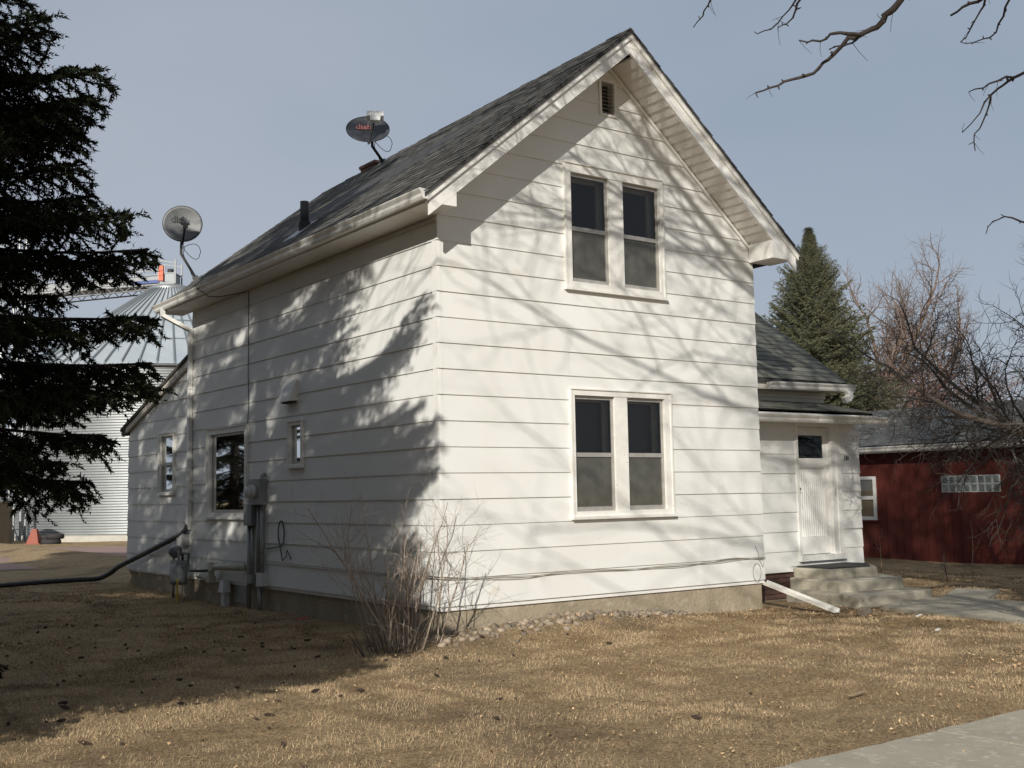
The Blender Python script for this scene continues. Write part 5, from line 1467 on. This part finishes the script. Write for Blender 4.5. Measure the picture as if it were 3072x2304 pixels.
# gas meter
gm = thing('gas_meter', 'blue-grey gas meter with regulator and black pipe on the side wall', 'gas meter', (-.2, 7.4, gz(-.2, 7.4)))
b = MB(); b.lathe([(0, -.15), (.13, -.15), (.155, -.12), (.155, .12), (.13, .17), (.06, .19), (0, .19)], 20); b.xform(Matrix.Translation((-.24, 7.35, .02)) @ Matrix.Diagonal((.85, 1.25, 1, 1))); b.obj('meter_body', 'gas', gm, True)
b = MB(); b.box(-.33, -.14, 7.22, 7.48, .17, .25); b.obj('meter_top', 'gas', gm)
b = MB(); b.lathe([(0, -.05), (.09, -.05), (.11, -.02), (.11, .02), (.09, .06), (.04, .10), (0, .10)], 18); b.xform(Matrix.Translation((-.2, 7.62, .38)) @ Matrix.Rotation(1.2, 4, 'X')); b.obj('regulator', 'gas', gm, True)
b = MB(); b.tube([(-.22, 7.24, .22), (-.22, 7.24, .36), (-.22, 6.98, .36), (-.22, 6.98, .10), (-.10, 6.70, .10), (-.01, 6.70, .10)], .021, 8); b.obj('outlet_pipe', 'pipe', gm, True)
b = MB(); b.tube([(-.2, 7.46, .22), (-.2, 7.46, .38), (-.2, 7.62, .38), (-.2, 7.68, .30), (-.2, 7.7, -.4)], .021, 8); b.obj('inlet_pipe', 'grey_metal', gm, True)
b = MB(); b.box(-.13, -.012, 7.50, 7.78, .46, .68); b.obj('remote_box', 'meter', gm)
b = MB(); b.tube([(-.35, 7.1, gz(-.3, 7.1) - .05), (-.35, 7.1, -.03)], .014, 6); tag(b.obj('marker_stake', 'yellow'), 'thin yellow marker stake below the gas meter', 'stake')
# furnace exhaust pipes
pv = thing('exhaust_pipe', 'beige plastic exhaust pipe running along the wall beside the conduits', 'pipe', (-.1, 5.9, 0))
b = MB(); b.tube([(-.12, 5.25, .21), (-.12, 6.2, .19), (-.12, 6.27, .17), (-.12, 6.29, .10), (-.12, 6.29, -.03)], .048, 12); b.obj('main_pipe', 'pvc', pv, True)
for yy, z0, z1 in ((6.30, -.05, .04), (6.22, .13, .25)):
    b = MB(); b.box(-.175, -.065, yy - .065, yy + .065, z0, z1); b.obj('fitting', 'pvc', pv)
b = MB(); b.tube([(-.02, 5.25, .21), (-.12, 5.25, .21)], .05, 12); b.obj('wall_stub', 'pvc', pv, True)
b = MB(); b.hexa([(-.14, 5.78, -.18), (-.02, 5.78, -.18), (-.02, 5.98, -.18), (-.14, 5.98, -.18), (-.12, 5.82, .0), (-.02, 5.82, .0), (-.02, 5.94, .0), (-.12, 5.94, .0)]); b.box(-.11, -.02, 5.83, 5.93, -.42, -.18)
tag(b.obj('vent_hood', 'lnb'), 'small pale dryer hood low on the foundation left of the conduits', 'vent')
# black drain hose from the downspout over the ground
b = MB(); hp = [(-.07, 7.43, .80), (-.10, 7.6, .66), (-.12, 8.6, .44), (-.14, 9.8, .19), (-.16, 10.6, .02), (-.22, 10.95, -.12), (-.35, 11.25, -.22), (-.7, 11.35, gz(0, 11) + .06), (-1.3, 11.4, gz(0, 11) + .05), (-2.3, 11.05, gz(0, 11) + .05), (-3.6, 10.8, gz(0, 11) + .045), (-5.2, 10.9, gz(0, 11) + .045)]
cu = []
for i in range(len(hp) - 1):
    p0, p1, p2, p3 = (Vector(hp[max(0, min(len(hp) - 1, k))]) for k in (i - 1, i, i + 1, i + 2))
    for k in range(8):
        t = k / 8; cu.append(.5 * ((2 * p1) + (p2 - p0) * t + (2 * p0 - 5 * p1 + 4 * p2 - p3) * t * t + (3 * p1 - p0 - 3 * p2 + p3) * t ** 3))
b.tube(cu, [.042 + (.006 if k % 2 else 0) for k in range(len(cu))], 10)
tag(b.obj('drain_hose', 'black', None, True), 'black corrugated drain hose from the downspout onto the lawn', 'hose')
# cables on the walls
def wire(name, pts, r, label=None, m='cable', parent=None):
    b = MB(); b.tube(pts, r, 5); o = b.obj(name, m, parent)
    if label: tag(o, label, 'cable')
    return o
fc = [(-.035 + .001 * k, -.032, .30 + .0) for k in range(1)]
cabs = thing('wall_cable', 'pair of pale cables sagging along the foot of the front wall', 'cable', (2.6, -.03, .2))
for dz, ph in ((0, 0), (.022, 1.3)):
    pts = [(-.034, .3, .30 + dz), (-.034, -.01, .295 + dz), (-.02, -.034, .295 + dz)] + [(.2 + 5.0 * k / 40, -.031 - .004 * math.sin(k), .283 - .022 * math.sin(k / 40 * 3.14) + .007 * math.sin(k * .55 + ph) + dz * math.cos(k * .33 + ph)) for k in range(41)]
    wire('cable_run', pts, .0045, parent=cabs)
wire('cable_run', [(-.034, 4.5, .33), (-.034, 3.2, .315), (-.036, 1.7, .305), (-.034, .3, .30)], .0045, parent=cabs)
cx0 = 5.02
wire('cable_end', [(cx0 + .08 * math.sin(q) - .0, -.034, .10 + .12 * math.cos(q)) for q in [k * .3 for k in range(22)]], .004, parent=cabs)
wire('cable_end', [(cx0 - .02, -.034, .45), (cx0 + .03, -.036, .36), (cx0 + .06, -.034, .25), (cx0 + .12, -.036, .16), (cx0 + .14, -.034, .22)], .004, parent=cabs)
sd = thing('wall_cable', 'dark cable dropping down the side wall above the large window', 'cable', (-.03, 5.16, 3))
wire('cable_run', [(-.024, 5.16, 4.28), (-.026, 5.155, 3.6), (-.024, 5.165, 3.0), (-.028, 5.13, 2.6), (-.03, 5.16, 2.3)], .006, m='black', parent=sd)
wire('cable_run', [(-.42, 5.85, 4.44), (-.56, 5.8, 4.36), (-.42, 5.72, 4.24), (-.3, 5.5, 4.22), (-.03, 5.2, 4.27)], .007, m='black', parent=sd)
b = MB(); b.tube([(-.035, 4.0 + .16 * math.sin(q) * .6, .72 + .17 * math.cos(q)) for q in [k * .31 for k in range(21)]], .009, 6); b.tube([(-.03, 4.03, .55), (-.03, 4.25, .52), (-.03, 4.5, .50)], .009, 6)
b.tube([(-.03, 4.05, .55), (-.04, 3.95, .35), (-.03, 3.85, .42), (-.04, 3.8, .5), (-.03, 3.7, .38)], .007, 5)
tag(b.obj('cable_loop', 'black'), 'coiled dark cable loop hanging on the side wall right of the conduits', 'cable')
# white length of gutter lying on the ground at the right corner
b = MB(); a0 = Vector((5.24, .05, -.075)); a1 = Vector((5.06, -1.28, gz(5, -1.3) + .02))
d = (a1 - a0).normalized(); sx = d.cross(Vector((0, 0, 1))).normalized(); uz = sx.cross(d)
pr = [(-.055, .05), (-.05, .0), (.05, 0), (.055, .05), (.047, .05), (.043, .008), (-.043, .008), (-.047, .05)]
A = [a0 + sx * p + uz * q for p, q in pr]; B = [a1 + sx * p + uz * q for p, q in pr]; n = len(pr)
b.add(A + B, [(i, (i + 1) % n, n + (i + 1) % n, n + i) for i in range(n)] + [tuple(range(n))[::-1], tuple(range(n, 2 * n))])
tag(b.obj('splash_trough', 'gutter'), 'white gutter trough sloping from the house corner to the lawn', 'gutter')

# ================================================================== GROUND LITTER
def rock_mesh(seed):
    rg = np.random.default_rng(seed); b = MB()
    n1, n2 = 5, 7
    b.v.append((0, 0, -.42))
    for i in range(1, n1):
        th = math.pi * i / n1
        for j in range(n2):
            q = 2 * math.pi * (j + .5 * (i % 2)) / n2; r = 1 + rg.normal(0, .10)
            b.v.append((math.sin(th) * math.cos(q) * r, math.sin(th) * math.sin(q) * r * .78, -math.cos(th) * .55 * r))
    b.v.append((0, 0, .42)); top = len(b.v) - 1
    for j in range(n2):
        b.f.append((0, 1 + (j + 1) % n2, 1 + j)); b.f.append((top, 1 + (n1 - 2) * n2 + j, 1 + (n1 - 2) * n2 + (j + 1) % n2))
        for i in range(n1 - 2): b.f.append((1 + i * n2 + j, 1 + i * n2 + (j + 1) % n2, 1 + (i + 1) * n2 + (j + 1) % n2, 1 + (i + 1) * n2 + j))
    return b.mesh('rock', 'rock', True)
RK = [rock_mesh(i) for i in range(7)]
rs = random.Random(3)
n = 0
while n < 170:
    x = rs.uniform(-.35, 3.6); wd = .62 - .13 * max(0, x)
    y = -.02 - abs(rs.gauss(0, .5)) * max(.12, wd)
    if y < -.95: continue
    s = rs.uniform(.026, .068)
    o = link('rock', rs.choice(RK), None, (x, y, gz(x, y) + s * .12), (rs.uniform(-.4, .4), rs.uniform(-.4, .4), rs.uniform(0, 6)), (s, s, s))
    tag(o, 'small rounded field rock in the strip along the front foundation', 'rock', 'rocks along the front foundation'); n += 1
o = link('rock', RK[2], None, (5.12, -1.66, gz(5.1, -1.7) + .03), (.1, 0, .5), (.16, .13, .14)); tag(o, 'larger grey rock half buried at the end of the white trough', 'rock')
# spruce cones scattered on the lawn
def cone_mesh(i):
    b = MB(); rg = random.Random(i)
    prof = [(0, 0)]
    for k in range(7):
        r = .020 * math.sin(math.pi * (k + .7) / 7.6) ** .7; prof += [(r, .0145 * k + .004), (r * .72, .0145 * k + .0145)]
    prof.append((0, .105)); b.lathe(prof, 8); b.xform(Matrix.Rotation(math.pi / 2, 4, 'Y')); return b.mesh('spruce_cone', 'cone')
CN = [cone_mesh(i) for i in range(2)]
n = 0
dv = Vector((.742, .670)); nv = Vector((-.670, .742))
while n < 130:
    x, y = rs.uniform(-7, 1.5), rs.uniform(-5.5, 5)
    if x > -.15 and y > -.1: continue
    nn = -.67 * x + .742 * y
    if nn < -1.6 and rs.random() < .86: continue
    if nn < -.2 and rs.random() < .5: continue
    s = rs.uniform(.4, .85)
    o = link('spruce_cone', rs.choice(CN), None, (x, y, gz(x, y) + .014), (rs.uniform(-.3, .3), rs.uniform(-.25, .25), rs.uniform(0, 6)), (s, s, s))
    tag(o, 'fallen brown spruce cone lying on the dry lawn', 'cone', 'spruce cones scattered on the lawn'); n += 1
for i, (x, y, m, lab, sz) in enumerate(((-.24, 2.9, 'red_tape', 'bright red plastic scrap on the ground by the side wall', (.16, .05)), (5.17, -2.4, 'white_debris', 'white scrap on the lawn beside the path', (.12, .03)),
                                        (4.26, -3.25, 'white_debris', 'small white scrap on the lawn further from the path', (.07, .04)), (.55, -5.0, 'stalk', 'pale split stick lying on the lawn near the pavement', (.22, .022)), (-5.0, -1.6, 'stalk', 'thin pale stick lying in the spruce shade', (.3, .015)))):
    b = MB(); a, c = sz; g_ = gz(x, y) + .035
    b.hexa([(x - a / 2, y - c / 2, g_), (x + a / 2, y - c / 2 + .02, g_ + .01), (x + a / 2, y + c / 2 + .02, g_ + .01), (x - a / 2, y + c / 2, g_), (x - a / 2, y - c / 2, g_ + .008), (x + a / 2, y - c / 2 + .02, g_ + .018), (x + a / 2, y + c / 2 + .02, g_ + .018), (x - a / 2, y + c / 2, g_ + .008)])
    tag(b.obj('stick' if m == 'stalk' else 'litter_scrap', m), lab, 'stick' if m == 'stalk' else 'scrap')

def allowed(x, y):
    ok = ~((x > -.02) & (x < 8.5) & (y > .0) & (y < 12))          # house
    ok &= ~((y < -6.21) & (y > -7.78))                              # pavement
    ok &= ~((x > 5.5) & (x < 8.1) & (y < -.8) & (y > -6.2) & (x < 8.1 + .25 * (y + 1.5)) & (x > 6.2 + .22 * (y + 1.1)))
    ok &= ~((x > 6.1) & (x < 8.2) & (y > -.87))
    ok &= ~((x > -.3) & (x < 3.5) & (y > -.45 + .11 * np.maximum(x, 0)))
    return ok
def vnoise(x, y, size, seed):
    g = np.random.default_rng(seed).random((256, 256))
    u, v = x / size + 500, y / size + 500
    i, j = np.floor(u).astype(int), np.floor(v).astype(int); f, h = u - i, v - j
    f = f * f * (3 - 2 * f); h = h * h * (3 - 2 * h)
    a = g[i % 256, j % 256]; b_ = g[(i + 1) % 256, j % 256]; c = g[i % 256, (j + 1) % 256]; d = g[(i + 1) % 256, (j + 1) % 256]
    return (a * (1 - f) + b_ * f) * (1 - h) + (c * (1 - f) + d * f) * h
def grass():
    rg = np.random.default_rng(4)
    N = 1900000
    # denser towards the viewer
    x = rg.uniform(-8.5, 13, N); y = rg.uniform(-7.0, 13, N)
    dist = np.hypot(x + 6.85, y + 10.64)
    fw = (x + 6.85) * .593 + (y + 10.64) * .805; lat = (x + 6.85) * .805 - (y + 10.64) * .593
    keep = (fw > 5.5) & (np.abs(lat) < fw * .50 + .6) & (rg.random(N) < np.clip((11.0 / dist) ** 1.3, .25, 1)) & allowed(x, y)
    pat = .5 * vnoise(x, y, 1.1, 1) + .3 * vnoise(x, y, .35, 2) + .2 * vnoise(x, y, .12, 3)
    keep &= rg.random(N) < np.clip((pat - .12) * 1.9, .22, 1)
    x, y = x[keep], y[keep]; n = len(x)
    dist = dist[keep]
    z = gz_np(x, y)
    az = 9 * vnoise(x, y, .5, 5) + rg.normal(0, .9, n); tilt = np.radians(rg.uniform(35, 87, n))
    L = rg.uniform(.018, .055, n); wd = np.clip(.0016 + .0003 * (dist - 7), .0016, .005) * rg.uniform(.8, 1.4, n)
    d = np.stack([np.sin(tilt) * np.cos(az), np.sin(tilt) * np.sin(az), np.cos(tilt)], 1)
    s = np.stack([-np.sin(az), np.cos(az), np.zeros(n)], 1)
    p = np.stack([x, y, z - .004], 1)
    tip = p + d * L[:, None] + np.stack([np.zeros(n), np.zeros(n), -.25 * L * np.sin(tilt) + .004], 1)
    V = np.stack([p - s * wd[:, None], p + s * wd[:, None], tip], 1).reshape(-1, 3)
    o = link('dry_grass', np_mesh('dry_grass', V, np.arange(len(V)).reshape(-1, 3), 'grass'))
    tag(stuff(o), 'short dormant straw-coloured grass covering the lawn', 'grass'); print('grass blades', n)
grass()
def leaves():
    rg = np.random.default_rng(9)
    N = 90000
    x = rg.uniform(-8, 13, N); y = rg.uniform(-7.5, 9, N)
    fw = (x + 6.85) * .593 + (y + 10.64) * .805; lat = (x + 6.85) * .805 - (y + 10.64) * .593
    dens = .17 + 1.0 * np.exp(-((x - 5.4) / 1.6) ** 2 - ((y + .9) / 1.3) ** 2) + .30 * np.exp(-((y + 5.4) / 1.6) ** 2) + .55 * np.exp(-(np.minimum(y + .2, 0) / .5) ** 2) * (x > 0) * (y < .1)
    dens = dens * np.clip(2.6 * vnoise(x, y, .45, 8) - .5, .1, 2)
    keep = (fw > 5.5) & (np.abs(lat) < fw * .5 + .5) & (rg.random(N) < dens)
    keep &= ~((x > -.02) & (x < 8.5) & (y > 0)) & ~((x > 6.1) & (x < 8.2) & (y > -.87)) & ((y > -6.1) | (rg.random(N) < .02))
    x, y = x[keep], y[keep]; n = len(x); z = gz_np(x, y) + rg.uniform(.012, .04, n); z = np.where(y < -6.2, -.335, z)
    a = rg.uniform(0, 6.28, n); s = rg.uniform(.005, .015, n) * np.where(rg.random(n) < .06, 1.8, 1)
    t1 = rg.normal(0, .35, n); t2 = rg.normal(0, .35, n)
    ux = np.stack([np.cos(a), np.sin(a), t1], 1) * s[:, None]; uy = np.stack([-np.sin(a), np.cos(a), t2], 1) * (s * rg.uniform(.35, .8, n))[:, None]
    c = np.stack([x, y, z], 1); cur = np.stack([0 * s, 0 * s, s * rg.uniform(-.5, .9, n)], 1)
    V = np.stack([c - ux, c - uy + cur * .6, c + ux, c + uy + cur], 1).reshape(-1, 3)
    i = np.arange(n) * 4
    F = np.concatenate([np.stack([i, i + 1, i + 2], 1), np.stack([i, i + 2, i + 3], 1)])
    o = link('leaf_litter', np_mesh('leaf_litter', V, F, 'leaf')); tag(stuff(o), 'fallen dry leaves scattered over the lawn and against the steps', 'leaves'); print('leaves', n)
leaves()
def gravel():
    rg = np.random.default_rng(12); V = []; F = []
    base = [(1, 0, 0), (0, .8, 0), (-1, .1, 0), (0, -.8, 0), (0, 0, .6)]
    fs = [(0, 1, 4), (1, 2, 4), (2, 3, 4), (3, 0, 4)]
    for k in range(1500):
        x = rg.uniform(-.35, 4.9); y = -.0 - abs(rg.normal(0, .5)) * max(.1, .62 - .125 * max(0, x)); s = rg.uniform(.008, .02); a = rg.uniform(0, 6.28); n0 = len(V); g_ = gz(x, y) - .002
        for p in base: V.append((x + s * (p[0] * math.cos(a) - p[1] * math.sin(a)), y + s * (p[0] * math.sin(a) + p[1] * math.cos(a)), g_ + s * p[2]))
        F += [tuple(n0 + i for i in f) for f in fs]
    b = MB(); b.v = V; b.f = F; o = b.obj('gravel', 'rock'); tag(stuff(o), 'fine pebbles between the rocks along the front foundation', 'gravel')
gravel()
